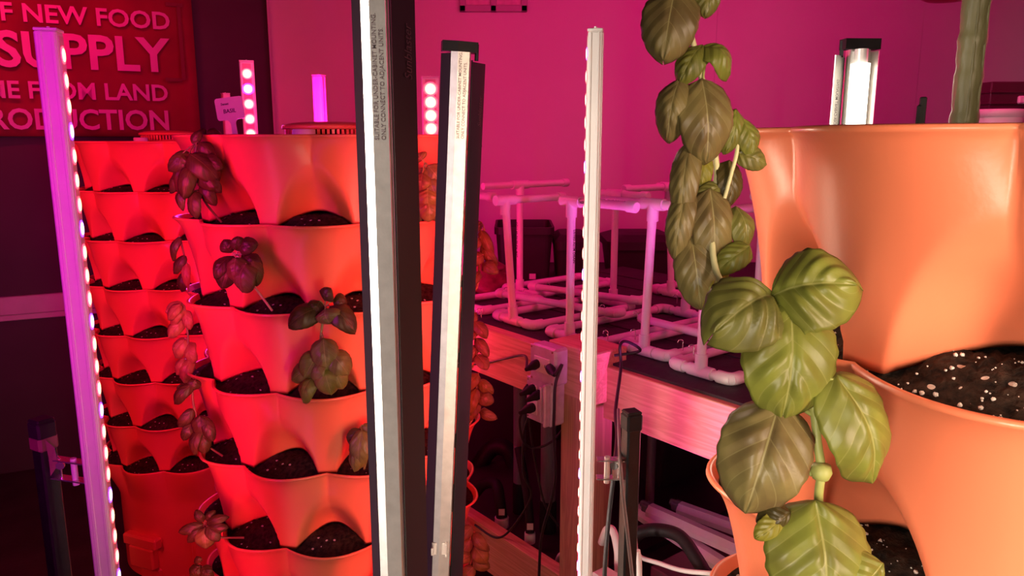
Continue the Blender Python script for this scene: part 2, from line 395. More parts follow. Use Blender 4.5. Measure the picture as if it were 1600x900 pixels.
# faint framed notice high on the back wall
def notice():
    z0 = P(770, 18, BY-.02).z; xa, xb = X(718, BY-.02, 10), X(824, BY-.02, 10); h = .28
    t = thing('framed_notice', 'faint framed notice with two pale panels high on the back wall', 'frame', ((xa+xb)/2, BY-.01, z0))
    mb = MB(); wd = .03
    mb.box(((xa+xb)/2, BY-.012, z0+wd/2), xb-xa, .022, wd, bev=.003); mb.box(((xa+xb)/2, BY-.012, z0+h-wd/2), xb-xa, .022, wd, bev=.003)
    for x in (xa+wd/2, xb-wd/2, (xa+xb)/2): mb.box((x, BY-.012, z0+h/2), wd, .022, h, bev=.003)
    obj('frame', mb, pbr('painted_frame', (.42,.36,.38), .6, var=.05), t)
    mb = MB(); mb.box(((xa+xb)/2, BY-.006, z0+h/2), xb-xa-.02, .008, h-.02); obj('panel', mb, pbr('notice_paper', (.62,.5,.5), .8, var=.15, scale=30), t)
notice()

# ------------------------------------------------------------------ planter towers
NL = 10; TT = .155
def sm(a): a = max(0, min(1, a)); return a*a*(3-2*a)
def rim_r(fd, h=1.0):
    d = ((fd+18) % 36) - 18; da = 18-abs(d); wl = .5+.5*math.cos(math.radians(fd*NL))
    r = .266 + .005*h + .025*wl**.45*h**1.7 + (.003+.007*wl)*math.exp((h-1)/.07)
    q = (da/14.2)**2 + (h/.74)**1.4
    s = max(0, 1-q); r -= .064*s**(1.0+1.0*min(1, h/.5))*(1.25 - .25*s)
    return r
def tier_mesh(nphi, nh):
    mb = MB(); rows = []
    hs = [(i/nh)**.9 for i in range(nh+1)]
    prof = [('b', 0)] + [('h', h) for h in hs] + [('l', 0), ('l', 1), ('l', 2), ('l', 3), ('l', 4)]
    LIP = ((.0022,.0012), (.0018,.0040), (-.0010,.0050), (-.0036,.0030), (-.0045,-.025))
    for kind, q in prof:
        ring = []
        for j in range(nphi):
            fd = 360*j/nphi; a = math.radians(fd)
            d = ((fd+18) % 36) - 18; da = 18-abs(d); lift = .022*max(0, 1-(da/14.4)**2)
            if kind == 'h': r = rim_r(fd, q); z = -TT + TT*q + lift*(1-q)**2
            elif kind == 'b': r = rim_r(fd, 0)-.003; z = -TT + lift + .02
            else: r = (rim_r(fd, 1) if q < 4 else rim_r(fd, .84))+LIP[q][0]; z = LIP[q][1]
            ring.append(V((r*math.cos(a), r*math.sin(a), z)))
        rows.append(ring)
    for ring in rows: mb.v += ring; mb.uv += [(0,0)]*nphi
    for i in range(len(rows)-1):
        for j in range(nphi):
            mb.f.append([i*nphi+j, i*nphi+(j+1)%nphi, (i+1)*nphi+(j+1)%nphi, (i+1)*nphi+j]); mb.m.append(0); mb.sm.append(True)
    return mesh('tier', mb, TERRA)
def soil_mesh(nphi, nr, z_in, z_out, seed, amp=.004, rin=.10):
    rnd = random.Random(seed); mb = MB(); rows = []
    for i in range(nr+1):
        s = i/nr; ring = []
        for j in range(nphi):
            fd = 360*j/nphi; a = math.radians(fd); ro = rim_r(fd, 1+z_out/TT)-.003; r = rin + (ro-rin)*s
            z = z_out + (z_in-z_out)*sm((1-s)/.35) + rnd.uniform(-amp, amp)*(1 if 0 < i < nr else .2)
            ring.append(V((r*math.cos(a), r*math.sin(a), z)))
        rows.append(ring)
    for ring in rows: mb.v += ring; mb.uv += [(0,0)]*nphi
    for i in range(nr):
        for j in range(nphi):
            mb.f.append([i*nphi+j, i*nphi+(j+1)%nphi, (i+1)*nphi+(j+1)%nphi, (i+1)*nphi+j]); mb.m.append(0); mb.sm.append(True)
    return mesh('soil', mb, SOIL)
TIER = tier_mesh(480, 30)
SOILM = soil_mesh(300, 16, .016, -.007, 3, .0022)
SOILTOP = soil_mesh(120, 8, -.004, -.014, 4)
def ang0(C): return math.atan2(-C[0], -C[1])
def tower_dir(C, al):                         # unit vector of tower angle al (degrees, from the side facing the camera)
    t = ang0(C) + math.radians(al); return V((math.sin(t), math.cos(t), 0))
def tower_pt(C, al, r, z): return V((C[0], C[1], z)) + tower_dir(C, al)*r
TOWERS = {}
def tower(key, C, ztop, a1, label, ntier=7, cap=True, perlite=False):
    t = thing('tower_planter', label, 'planter', (C[0], C[1], 0), 'stacked tower planters'); TOWERS[key] = (C, ztop, a1)
    for k in range(ntier):
        al = a1 + (18 if k % 2 == 0 else 0)
        ph = PI/2 - (ang0(C) + math.radians(al))
        for nm, me in (('tier', TIER), ('soil', SOILTOP if k == 0 else SOILM)):
            o = bpy.data.objects.new(nm, me); link(o, t); o.location = (0, 0, ztop - k*TT); o.rotation_euler = (0, 0, ph)
    # base drum: last ring of pockets, then a drawer drum standing on feet
    zb = ztop - ntier*TT
    al = a1 + (18 if ntier % 2 == 0 else 0); ph = PI/2 - (ang0(C) + math.radians(al))
    mb = MB(); n = 240; rows = []
    def rr(fd, h): return .255 + (rim_r(fd, 1)-.255)*sm(h)
    prof = [(0, .015), (0, .02), (.0, zb-.14), (.25, zb-.11), (.5, zb-.07), (.75, zb-.03), (1, zb-.008)]
    for h, z in prof: rows.append([V((rr(360*j/n, h)*math.cos(2*PI*j/n), rr(360*j/n, h)*math.sin(2*PI*j/n), z)) for j in range(n)])
    for dr, dz in ((.0025,.001),(.002,.004),(-.001,.005),(-.004,.002)):
        rows.append([V(((rim_r(360*j/n,1)+dr)*math.cos(2*PI*j/n), (rim_r(360*j/n,1)+dr)*math.sin(2*PI*j/n), zb+dz)) for j in range(n)])
    for r_ in rows: mb.v += r_; mb.uv += [(0,0)]*n
    for i in range(len(rows)-1):
        for j in range(n): mb.f.append([i*n+j, i*n+(j+1)%n, (i+1)*n+(j+1)%n, (i+1)*n+j]); mb.m.append(0); mb.sm.append(True)
    o = bpy.data.objects.new('base', mesh('base', mb, TERRA)); link(o, t); o.rotation_euler = (0,0,ph); WLOC[o.name] = WLOC[t.name]
    o = bpy.data.objects.new('soil', SOILM); link(o, t); o.location = (0,0,zb); o.rotation_euler = (0,0,ph)
    for aa in (-30, 42, 114, 186, 258):
        mb = MB(); c = tower_pt(C, aa, .235, 0); d = tower_dir(C, aa); mb.box(c + V((0,0,.03)), .05, .09, .06, d, V((-d.y, d.x, 0)), bev=.008)
        obj('foot', mb, TERRA, t)
    # compost tube down the middle with a slotted vent cap
    mb = MB(); c = V((C[0], C[1], 0)); mb.lathe([(.088, zb), (.088, ztop-.004), (.082, ztop-.004), (.082, zb)], c, 48); obj('compost_tube', mb, TERRA, t)
    if cap:
        mb = MB(); z = ztop + (.008 if key == 'L' else 0)
        mb.lathe([(.082, z-.004), (.082, z+.003), (.088, z+.003)], c, 64)
        for j in range(56):
            a = 2*PI*j/56; d = V((math.cos(a), math.sin(a), 0)); mb.box(c + d*.083 + V((0,0,z+.009)), .006, .0052, .016, d, V((-d.y,d.x,0)))
        mb.lathe([(.079, z+.016), (.090, z+.016), (.0925, z+.0175), (.0925, z+.0225), (.090, z+.0245), (.075, z+.0285), (.05, z+.031), (.02, z+.032), (.0005, z+.0322)], c, 64)
        mb.lathe([(.070, z+.0), (.070, z+.017)], c, 48, 1)
        obj('vent_cap', mb, [TERRA, BLKP], t)
    return t
M = (-.378, 1.615); L = (-1.178, 2.683); R = (.481, .601)
TM = tower('M', M, HC+.004, 6.5, 'middle orange tower planter with basil in its pockets, behind the metal lamp bars')
TL = tower('L', L, HC-.010, 3.5, 'farthest and smallest-looking orange tower planter, soil pockets empty, below the banner')
TR = tower('R', R, HC+.004, 10.5, 'nearest and largest orange tower planter, at the right edge behind the big basil', cap=False)
# white perlite grains lying loose on the near planter's soil
def perlite():
    mb = MB(); rnd = random.Random(5); C, zt, a1 = TOWERS['R']
    for k in (1, 2, 3):
        for _ in range(300):
            al = rnd.uniform(-20, 70); q = rnd.random()
            t = math.radians(al) + ang0(C); fd = math.degrees(PI/2 - t) - math.degrees(PI/2 - (ang0(C)+math.radians(a1 + (18 if k % 2 == 0 else 0))))
            r = .215 + (rim_r(fd)-.225)*0 + q*(rim_r(fd)-.225)
            s = (rim_r(fd)-.0042-.10); z = zt - k*TT + -.007 + .023*sm((1-(r-.10)/s)/.35)
            c = tower_pt(C, al, r, z+.0008); e = rnd.choice((.0004,.0005,.0006,.0008,.0010,.0016))
            vs = []; 
            for i in range(4):
                for j in range(6):
                    th = PI*(i+.5)/4; ph = 2*PI*j/6; k2 = e*rnd.uniform(.7,1.25)
                    vs.append(c + V((math.sin(th)*math.cos(ph), math.sin(th)*math.sin(ph), math.cos(th)*.8))*k2)
            fs = [(i*6+j, i*6+(j+1)%6, (i+1)*6+(j+1)%6, (i+1)*6+j) for i in range(3) for j in range(6)] + [(0,5,4,3,2,1), (18,19,20,21,22,23)]
            mb.add(vs, fs, 0, True)
    o = obj('perlite', mb, PERL, TR, 'white perlite grains on the soil'); o['kind'] = 'stuff'
perlite()
# left planter's drawer panel and tap on the base
def base_bits():
    C, zt, a1 = TOWERS['L']
    d = tower_dir(C, -6); s = V((-d.y, d.x, 0)); c = tower_pt(C, -6, .255, .10)
    mb = MB(); mb.box(c, .03, .12, .19, d, s, bev=.01); o = obj('drawer_panel', mb, TERRA, TL)
    mb = MB(); q = c + d*.016 + V((0,0,-.06)); mb.tube([q, q+d*.004], .014, 16); obj('drawer_hole', mb, BLKP, TL)
    d = tower_dir(C, 46); s = V((-d.y, d.x, 0)); c = tower_pt(C, 46, .262, .16)
    mb = MB(); mb.box(c, .035, .15, .04, d, s, bev=.006); mb.box(c + V((0,0,-.06)) + s*.0, .03, .11, .08, d, s, bev=.006); obj('drain_block', mb, TERRA, TL)
base_bits()
# white screw caps lying on two planters' rims
def rim_cap(C, al, r, z, label, s=1.0):
    c = tower_pt(C, al, r, z)
    t = thing('screw_cap', label, 'cap', c)
    mb = MB(); mb.lathe([(.0005,0), (.0215*s,0), (.0215*s,.0085*s), (.018*s,.0085*s)], c, 32); obj('flange', mb, PVC, t)
    mb = MB(); mb.lathe([(.018*s,.0085*s), (.018*s,.0165*s), (.016*s,.018*s), (.0005,.018*s)], c, 32); obj('cap_top', mb, PVC, t)
rim_cap(M, 25, .255-.145, HC-.002, 'white two-step screw cap beside the middle planter\'s slotted vent cap', 1.2)
rim_cap(L, 40, .13, HC-.015, 'small white screw cap beside the far planter\'s slotted vent cap', 1.2)

# ------------------------------------------------------------------ lamp bars
def led_rows(mb, p, q, n, face, wide, r, blue_every, ph=0, elong=1.6):
    """LED dots along p->q on a face; slot 0 core, 1 red halo, 2 blue halo"""
    ax = (q-p).normalized(); sd = ax.cross(face).normalized()
    for i in range(n):
        c = p + (q-p)*((i+.5)/n); bl = (i+ph) % blue_every == 0
        for (rr, mi, off) in ((r, 2 if bl else 1, .0006), (r*.74, 0, .0011)):
            k = 14; vs = [c+face*off+ax*math.cos(2*PI*j/k)*rr*elong+sd*math.sin(2*PI*j/k)*rr for j in range(k)]
            vs2 = [v-face*.0014 for v in vs]
            mb.add(vs+vs2, [tuple(range(k))]+[(j,(j+1)%k,k+(j+1)%k,k+j) for j in range(k)], mi)
def led_bar(label, top, length, face, w_, d_, n, r, blue, ph=0, dim=False, elong=1.6, body=ALUW):
    """slim square aluminium batten; face = direction its LEDs look; w_ = width across the face, d_ = depth"""
    face = V((face[0], face[1], 0)).normalized(); sd = V((-face.y, face.x, 0)); top = V(top); length = length or top.z-.001; bot = top - V((0,0,length))
    t = thing('led_bar', label, 'grow light', bot, 'slim led battens')
    mb = MB(); c = (top+bot)/2
    mb.box(c - face*d_*.02, d_, w_, length, face, sd, bev=.0015)
    for s in (-1, 1):                                     # extrusion ribs along both flanks
        for o in (-.26, .30): mb.box(c + sd*s*(w_/2+.0004) + face*o*d_, d_*.16, .0016, length-.002, face, sd, bev=.0005)
    for o in (-.3, .3): mb.box(c - face*d_*.52 + sd*o*w_, .0016, w_*.2, length-.002, face, sd, bev=.0005)
    obj('housing', mb, body, t)
    mb = MB(); mb.box(top + V((0,0,.002)), d_*1.06, w_*1.08, .004, face, sd, bev=.001); mb.tube([top+V((0,0,.004)), top+V((0,0,.0065))], .002, 8); obj('end_cap', mb, body, t)
    mb = MB()
    p = top + face*(d_*.5) - V((0,0,.012)); q = bot + face*(d_*.5) + V((0,0,.012))
    mb.box((p+q)/2, .0014, w_*.62, length-.01, face, sd, mi=3)
    if not dim: led_rows(mb, p+face*.001, q+face*.001, n, face, w_, r, blue, ph, elong)
    obj('led_strip', mb, [LEDW, LEDR, LEDB, pbr('led_board', (.7,.45,.45), .4, var=.05)], t, 'red and blue lit diode strip' if not dim else None)
    return t
def topz(px, py, Y): return P(px, py, Y)
YA = 1.01
led_bar('slim pink-lit led bar standing at far left, its red and blue diodes facing right', topz(76, 50, YA), 1.16, (.934,.22), .026, .026, 36, .0080, 4, 1, elong=1.4)
led_bar('slim overexposed white led bar in front of the wooden post, diodes facing left', topz(930.5, 50, YA), 1.16, (-.985,.17), .0130, .0185, 40, .0048, 5, 0)
led_bar('led bar with five big glowing diodes behind the white plant sign', topz(385, 97, 2.2), None, (.30,-.95), .036, .03, 42, .0150, 5, 4, elong=1.0)
led_bar('dim led bar top half hidden by the white plant sign', topz(352, 147, 3.2), None, (-.7,-.5), .03, .028, 10, .008, 4, 0, dim=True)
led_bar('unlit-looking purple led bar rising behind the middle planter\'s vent cap', topz(498, 119, 2.12), None, (.25,.97), .026, .028, 24, .008, 4, 0)
led_bar('blazing led bar between the two metal fixtures, its diodes facing the camera', topz(672, 122, 2.12), None, (.12,-1), .044, .032, 48, .0190, 6, 2, elong=1.0)

def tube_fixture(label, ax_px, Y, ztop, length, yaw, sc=1.0, capx=0, lit_front=False, text=True, wing_drop=.012):
    """white tube batten with two reflector wings; local +y faces away from the printed back"""
    c = V((X(ax_px, Y, 300), Y, 0)); bot = ztop-length
    t = thing('tube_fixture', label, 'grow light', (c.x, c.y, bot), 'reflector tube fixtures')
    ca, sa = math.cos(yaw), math.sin(yaw)
    fn = lambda p: V((c.x + p.x*sc*ca - p.y*sc*sa, c.y + p.x*sc*sa + p.y*sc*ca, p.z))
    mm = .001
    poly = [(-17*mm, -7*mm), (-8*mm, -11*mm), (8*mm, -11*mm), (10*mm, -8*mm), (10*mm, 8*mm), (-17*mm, 8*mm)]
    mb = MB(); mb.prism(poly, bot, ztop, fn=fn, mis=[0,0,0,0,0,0])
    mb.prism([(11*mm,-7*mm),(12.6*mm,-9.2*mm),(13.4*mm,-8*mm),(12*mm,-5*mm)], bot, ztop-.01, 1, fn=fn)
    obj('housing', mb, [ALU, BLKM], t, 'silver aluminium back')
    for s, pl, nm in ((-1, [(-29*mm, 9*mm), (-27.6*mm, 10*mm), (-16.8*mm,-6.0*mm), (-17.4*mm,-7.2*mm)], 'left'), (1, [(13*mm,-7.6*mm), (12*mm,-6.4*mm), (33*mm, 13*mm), (34.2*mm, 12*mm)], 'right')):
        mb = MB(); mb.prism(pl, bot, ztop-(wing_drop if s > 0 else .002), fn=fn); obj('reflector', mb, DKPINK if not lit_front else ALU, t)
    mb = MB(); mb.prism([(-29*mm,-7*mm), (-8*mm,-11.5*mm), (20*mm,-8*mm), (20*mm, 12*mm), (-29*mm, 12*mm)], ztop, ztop+.014, fn=fn)
    mb.prism([(16*mm,-4*mm),(20*mm,-6*mm),(22*mm,-1*mm),(18*mm,2*mm)], ztop-.010, ztop+.012, fn=fn); obj('end_cap', mb, BLKP, t)
    mb = MB()
    q = [fn(V((1*mm, 21*mm, z))) for z in (bot+.02, ztop-.02)]; mb.tube(q, .0115*sc, 18); obj('lamp_tube', mb, TUBE if lit_front else TUBED, t, 'lit white tube' if lit_front else None)
    for z in (bot+.011, ztop-.011):
        mb = MB(); mb.tube([fn(V((1*mm,19*mm,z-.010))), fn(V((1*mm,19*mm,z+.010)))], .0088*sc, 16); mb.box(fn(V((1*mm,11*mm,z))), .014*sc, .016*sc, .016, (ca,sa,0), (-sa,ca,0))
        obj('tube_holder', mb, ALUW, t)
    return t, fn
SUIT = 'SUITABLE FOR UNDER-CABINET MOUNTING.'; ONLY = 'ONLY CONNECT TO ADJACENT UNITS.'
def fixture_text(t, fn, z0, hcap, face_y=-11.25, mirror=False, x1=-2.2, x2=4.6, m=None):
    mb = MB(); o1, o2 = fn(V((x1*.001, face_y*.001, z0))), fn(V((x2*.001, face_y*.001, z0)))
    xd = V((0,0,1)); yd = (fn(V((0,face_y*.001,z0))) - fn(V((.01,face_y*.001,z0)))).normalized()
    text_into(mb, SUIT, o1, xd, yd, hcap, 0, 'LEFT', .004, .0001, 1.0)
    text_into(mb, ONLY, o2, xd, yd, hcap, 0, 'LEFT', .004, .0001, 1.0)
    obj('lettering', mb, m or GREYINK, t, 'small grey printed capital letters')
def script_mark(t, fn, z0, h):
    mb = MB(); a, b = V((13.2*.001,-7.9*.001,z0)), V((34.2*.001,11.8*.001,z0))
    o = fn(a.lerp(b, .80)) ; yd = (fn(a)-fn(b)).normalized(); n = V((0,0,1)).cross(yd)
    text_into(mb, 'Sunblaster', o + n*.0005, (0,0,1), yd, h, 0, 'LEFT', .0, .0001, 1.0, shear=.3)
    obj('logo', mb, pbr('faint_logo_ink', (.085,.03,.05), .5, var=.05), t, 'faint script logo')
ZT_FIX = HC + .137
fb, fnb = tube_fixture('largest metal tube fixture, its silver printed back toward the camera, running off the top', 601, .80, ZT_FIX+.02, 1.34, 0.0, 1.0)
fixture_text(fb, fnb, P(595, 219, .80).z, .0042)
script_mark(fb, fnb, P(620, 125, .8).z, .009)
fc, fnc = tube_fixture('second metal tube fixture with black end cap, just right of the largest one', 715.5, 1.10, P(712, 80, 1.10).z, 1.30, .20, 1.0)
fixture_text(fc, fnc, P(715, 215, 1.10).z, .0040)
script_mark(fc, fnc, P(735, 195, 1.1).z, .007)
fc.rotation_euler = (0, math.atan(.053), 0); fc.location.x -= .045*1.30 + .001
fe, fne = tube_fixture('lit white tube fixture with black end cap behind the near planter\'s rim', 1319, 1.10, P(1315, 78, 1.10).z, 1.25, PI+.05, 1.0, lit_front=True, wing_drop=.008)
mb = MB()
o1 = fne(V((27*.001, 8*.001, HC-.02)))
text_into(mb, SUIT, o1, (0,0,1), (1,0,0), .0035, 0, 'LEFT', .004, .0001); obj('lettering', mb, GREYINK, fe, 'small grey printed letters')
# spring clip round the second fixture
mb = MB(); q = P(687, 857, 1.09); mb.box(q, .024, .003, .022, bev=.001); mb.box(q+V((.010,-.003,0)), .003, .008, .022); mb.box(q+V((-.011,-.003,-.002)), .003, .008, .012); single('spring_clip', mb, CHROME, 'small zinc spring clip on the second metal fixture near its foot', 'clip')

# black square posts with caps and brackets
def square_post(label, px, py, Y, wd, yaw, brk=None):
    tp = P(px, py, Y); t = thing('square_post', label, 'post', (tp.x, tp.y, 0), 'black square light posts')
    ax = V((math.cos(yaw), math.sin(yaw), 0)); ay = V((-math.sin(yaw), math.cos(yaw), 0))
    mb = MB(); mb.box((tp.x, tp.y, (tp.z-.01)/2), wd, wd, tp.z-.01, ax, ay, bev=.0025); obj('tube', mb, BLKM, t)
    mb = MB(); mb.box((tp.x, tp.y, tp.z-.008), wd*1.14, wd*1.14, .026, ax, ay, bev=.003); mb.box((tp.x, tp.y, tp.z+.006), wd*1.05, wd*1.05, .005, ax, ay, bev=.002); obj('post_cap', mb, BLKP, t)
    mb = MB(); mb.box((tp.x, tp.y, .006), .12, .12, .012, ax, ay, bev=.002); obj('base_plate', mb, BLKM, t)
    return t, tp
def bracket(label, a, b, zc, hgt, toward):
    """zinc stand-off bracket: two flat straps from post (a) to bar (b) with a pin between"""
    a, b = V((a[0],a[1],0)), V((b[0],b[1],0)); c = (a+b)/2; t = thing('post_bracket', label, 'bracket', (c.x, c.y, zc-hgt/2), 'zinc bar brackets')
    d = (b-a).normalized(); n = V((-d.y, d.x, 0)); Ln = (b-a).length
    mb = MB()
    for s in (-1, 1): mb.box((c.x, c.y, zc+s*hgt/2), Ln, .016, .0022, d, n, bev=.0006)
    mb.box(V((a.x,a.y,zc))+d*.012, .0022, .010, hgt+.004, (d*.5+n*.86).normalized(), (n*.5-d*.86).normalized(), bev=.0006)
    obj('strap', mb, CHROME, t)
    mb = MB(); q = V((a.x,a.y,0)).lerp(V((b.x,b.y,0)), .62); mb.tube([q+V((0,0,zc-hgt/2-.008)), q+V((0,0,zc+hgt/2+.004))], .0042, 12); obj('pin', mb, ALUW, t)
    mb = MB(); q = V((a.x,a.y,zc+.006)) + d*.014; fwd = V(toward).normalized(); mb.tube([q, q+fwd*.006], .006, 6); obj('bolt', mb, CHROME, t)
sp, pr = square_post('black square post with cap, right of the white led bar, in front of stored tubes', 987, 650, 1.03, .0215, .35)
bracket('zinc bracket between the white led bar and its black post', (pr.x-.008, pr.y), (pr.x-.048, pr.y+.002), P(950,737,1.02).z, .028, (-.4,-1,0))
sp, pl = square_post('dark square post with taped cap at far left, beside the slim pink led bar', 65, 662, 1.03, .024, -.5)
bracket('zinc bracket between the pink-lit far left led bar and its dark post', (pl.x+.012, pl.y-.004), (X(150, YA, 735)-.012, YA), P(100,733,1.02).z, .028, (.3,-1,0))
sp, pm = square_post('short black square post standing between the two big metal fixtures', 667, 790, 1.16, .021, .2)
mb = MB(); q = P(70, 690, 1.03); mb.box((pl.x, pl.y, q.z), .0285, .0285, .024, (math.cos(-.5), math.sin(-.5), 0), (math.sin(.5), math.cos(.5), 0), bev=.004)
mb.add([V((pl.x+.012, pl.y-.016, q.z+.01)), V((pl.x+.022, pl.y-.012, q.z-.004)), V((pl.x+.024, pl.y-.012, q.z-.03)), V((pl.x+.014, pl.y-.016, q.z-.045)), V((pl.x+.013, pl.y-.014, q.z-.02))], [(0,1,2,3,4)])
single('tape_wrap', mb, pbr('brown_tape', (.16,.07,.06), .5, var=.2), 'brown tape wrapped round the dark far left post below its cap', 'tape')

# ------------------------------------------------------------------ wooden table with pipe racks
ZTB = HC - .515
O = V((.1064, 1.90, 0))
def E_(e, g, z): q = O + EE*e + GG*g; return V((q.x, q.y, z))
def table():
    t = thing('wooden_table', 'rough pine grow table with a black top carrying the white pipe racks', 'table', E_(.15, .05, 0))
    mb = MB(); mb.box(E_(.12, .52, ZTB-.01), 1.74, 1.04, .02, EE, GG); 
    for g in (.12,.27,.42,.57,.72,.87): mb.box(E_(.12, g, ZTB+.001), 1.72, .012, .003, EE, GG)
    obj('tabletop', mb, TABLEB, t, 'black ribbed top')
    mb = MB(); mb.beam(E_(-.74, -.019, ZTB-.067), E_(.055, -.019, ZTB-.067), .038, .135); obj('beam', mb, WOODE, t, 'front beam left of the post')
    mb = MB(); mb.beam(E_(.20, .0, ZTB-.070), E_(1.0, .0, ZTB-.070), .038, .128); obj('beam', mb, WOODE, t, 'front beam right of the post')
    mb = MB(); mb.box(E_(.128, -.005, ZTB-.03), .165, .105, .125, EE, GG, bev=.003); obj('end_block', mb, WOODE, t)
    mb = MB(); mb.box(E_(.128, -.002, (ZTB-.09)/2), .092, .092, ZTB-.09, EE, GG, bev=.004); obj('post', mb, WOODV, t)
    for (e, g) in ((-.69, .05), (.93, .06), (-.69, .98), (.93, .98)):
        mb = MB(); mb.box(E_(e, g, (ZTB-.02)/2), .09, .09, ZTB-.02, EE, GG, bev=.004); obj('post', mb, WOODV, t)
    z = HC-1.13
    mb = MB(); mb.beam(E_(-.70, -.02, z-.05), E_(.08, -.02, z-.05), .04, .14); obj('stretcher', mb, WOODE, t)
    mb = MB(); mb.box(E_(-.30, .5, z-.03), .76, .93, .02, EE, GG); obj('lower_shelf', mb, BINP, t, 'dark lower shelf')
    return t
table()
def uprpt(px, py, z): return G(px, py, z)
ZL = ZTB + .0145; ZU = ZL + .0225; RP = .0107
def rack(label, N, e_half, Lg, ztop, rails, lean=(0,0), far_up=True, marks=None):
    N = V((N[0], N[1], 0)); t = thing('pipe_rack', label, 'rack', (N.x, N.y, ZTB), 'white pipe racks on the table')
    F = N + GG*Lg
    def at(p, z): return V((p.x, p.y, z))
    for s in (-1, 1):
        mb = MB(); mb.tube([at(N+EE*s*e_half, ZL), at(F+EE*s*e_half, ZL)], RP, 16); obj('base_pipe', mb, PVC, t)
    mb = MB(); mb.tube([at(N-EE*e_half, ZL), at(N+EE*e_half, ZL)], RP, 16); obj('base_pipe', mb, PVC, t)
    mb = MB(); mb.tube([at(F-EE*e_half, ZL), at(F+EE*e_half, ZL)], RP, 16); obj('base_pipe', mb, PVC, t)
    for p, gs in ((N, 1), (F, -1)):
        for s in (-1, 1):
            c = p + EE*s*e_half; mb = MB()
            k = .034; pts = [c - EE*s*k]; 
            for i in range(6):
                a = PI/2*i/5; pts.append(c - EE*s*.016*(1-math.sin(a)) + GG*gs*.016*(1-math.cos(a)))
            pts.append(c + GG*gs*k)
            mb.tube([at(q, ZL) for q in pts], RP*1.32, 16); obj('elbow', mb, PVC, t)
    for i, p in enumerate((N, F)):
        if i and not far_up: continue
        ln = V((lean[0], lean[1], 0)) if i == 0 else V((0,0,0))
        mb = MB(); mb.tube([at(p, ZL), at(p+ln, ztop)], RP, 16); obj('upright', mb, PVC, t)
        mb = MB(); mb.tube([at(p-EE*.032, ZL), at(p+EE*.032, ZL)], RP*1.32, 16); mb.tube([at(p, ZL), at(p+ln*.1, ZL+.040)], RP*1.32, 16); obj('tee_fitting', mb, PVC, t)
    for (i, dirv, a, b, capA, capB) in rails:
        p = (N + V((lean[0], lean[1], 0))) if i == 0 else F
        dv = GG if dirv == 'g' else EE
        mb = MB(); mb.tube([at(p+dv*a, ztop), at(p+dv*b, ztop)], RP, 16); obj('rail', mb, PVC, t)
        mb = MB(); mb.tube([at(p-dv*.034, ztop), at(p+dv*.034, ztop)], RP*1.32, 16); mb.tube([at(p, ztop), at(p, ztop-.040)], RP*1.32, 16); obj('tee_fitting', mb, PVC, t)
        for q, on, sg in ((a, capA, -1), (b, capB, 1)):
            if on:
                mb = MB(); c = at(p+dv*q, ztop); mb.tube([c-dv*sg*.014, c+dv*sg*.010, c+dv*sg*.013], RP*1.3, 16, radii=[RP*1.3, RP*1.3, RP*1.05]); obj('end_cap', mb, PVC, t)
    if marks:
        mb = MB()
        for (kind, s, a, h) in marks:
            if kind == 'up':                    # running down the upright's right side
                c = at(N, ztop-a); d = V((.45,-.9,0)).normalized(); text_into(mb, s, c + d*(RP+.0004), (0,0,-1), V((.9,.45,0)), h, 0, 'LEFT', .004, .0002)
            elif kind[0] == 'r':                # along a rail, on the side facing the camera
                dv = GG if kind[1] == 'g' else EE; n = (V((0,0,1)).cross(dv)); n = n if n.y < 0 else -n
                text_into(mb, s, at(N+dv*a, ztop) + n*(RP+.0004) - V((0,0,h*.4)), dv if dv.x > 0 else -dv, (0,0,1), h, 0, 'LEFT', .004, .0002)
        obj('pipe_print', mb, INK, t, 'black maker\'s print along the pipes')
    return t
U1 = G(802, 500, ZL); U2 = G(890, 527, ZL); U3 = G(1006, 547, ZL); U4 = G(1095, 580, ZL)
rack('white pipe rack first left of the white led bar, its top rail running back', U1, .085, .40, HC-.163, [(0,'g',-.03,.205,0,1), (1,'e',-.06,.12,0,1)], (-.022,0), True, [('up', 'SCH 40 DUPLEX INC.', .06, .0075)])
rack('white pipe rack just left of the white led bar, capped cross rail on top', U2, .085, .46, HC-.151, [(0,'e',-.03,.205,0,1)], (0,0), True, [('up', 'LISTED ASTM DRAIN', .07, .0065), ('re', 'NSF 22', .04, .007)])
rack('white pipe rack right of the white led bar, in front of the wooden post', U3, .072, .46, HC-.148, [(0,'e',-.17,.12,0,0), (1,'g',-.05,.1,0,1)], (.010,0), True, [('up', '480 LISTED 3 SHUT CONDUIT', .05, .0065), ('re', 'LISTED 42WR DRN ULC', -.16, .007)])
rack('white pipe rack half hidden by the basil, nearest the big planter', U4, .080, .42, HC-.150, [(0,'g',-.03,.2,0,0)], (0,0), True)
rack('white pipe rack mostly behind the second metal fixture, left end of the table', V((U1.x, U1.y, 0)) - EE*.235, .085, .24, HC-.160, [(0,'e',-.10,.135,0,1)], (0,0), False)
F1 = G(812, 455, ZL); F3 = G(1045, 463, ZL) + V((.02,.06,0))
rack('back row white pipe rack, its long rail rising left of the white led bar', F1, .085, .36, HC-.145, [(0,'g',-.15,.20,0,1)], (0,0), False)
rack('back row white pipe rack right of the white led bar, against the dark tubs', F3, .085, .34, HC-.150, [(0,'g',-.2,.2,1,0), (0,'e',-.05,.05,0,0)], (-.02,0), False)
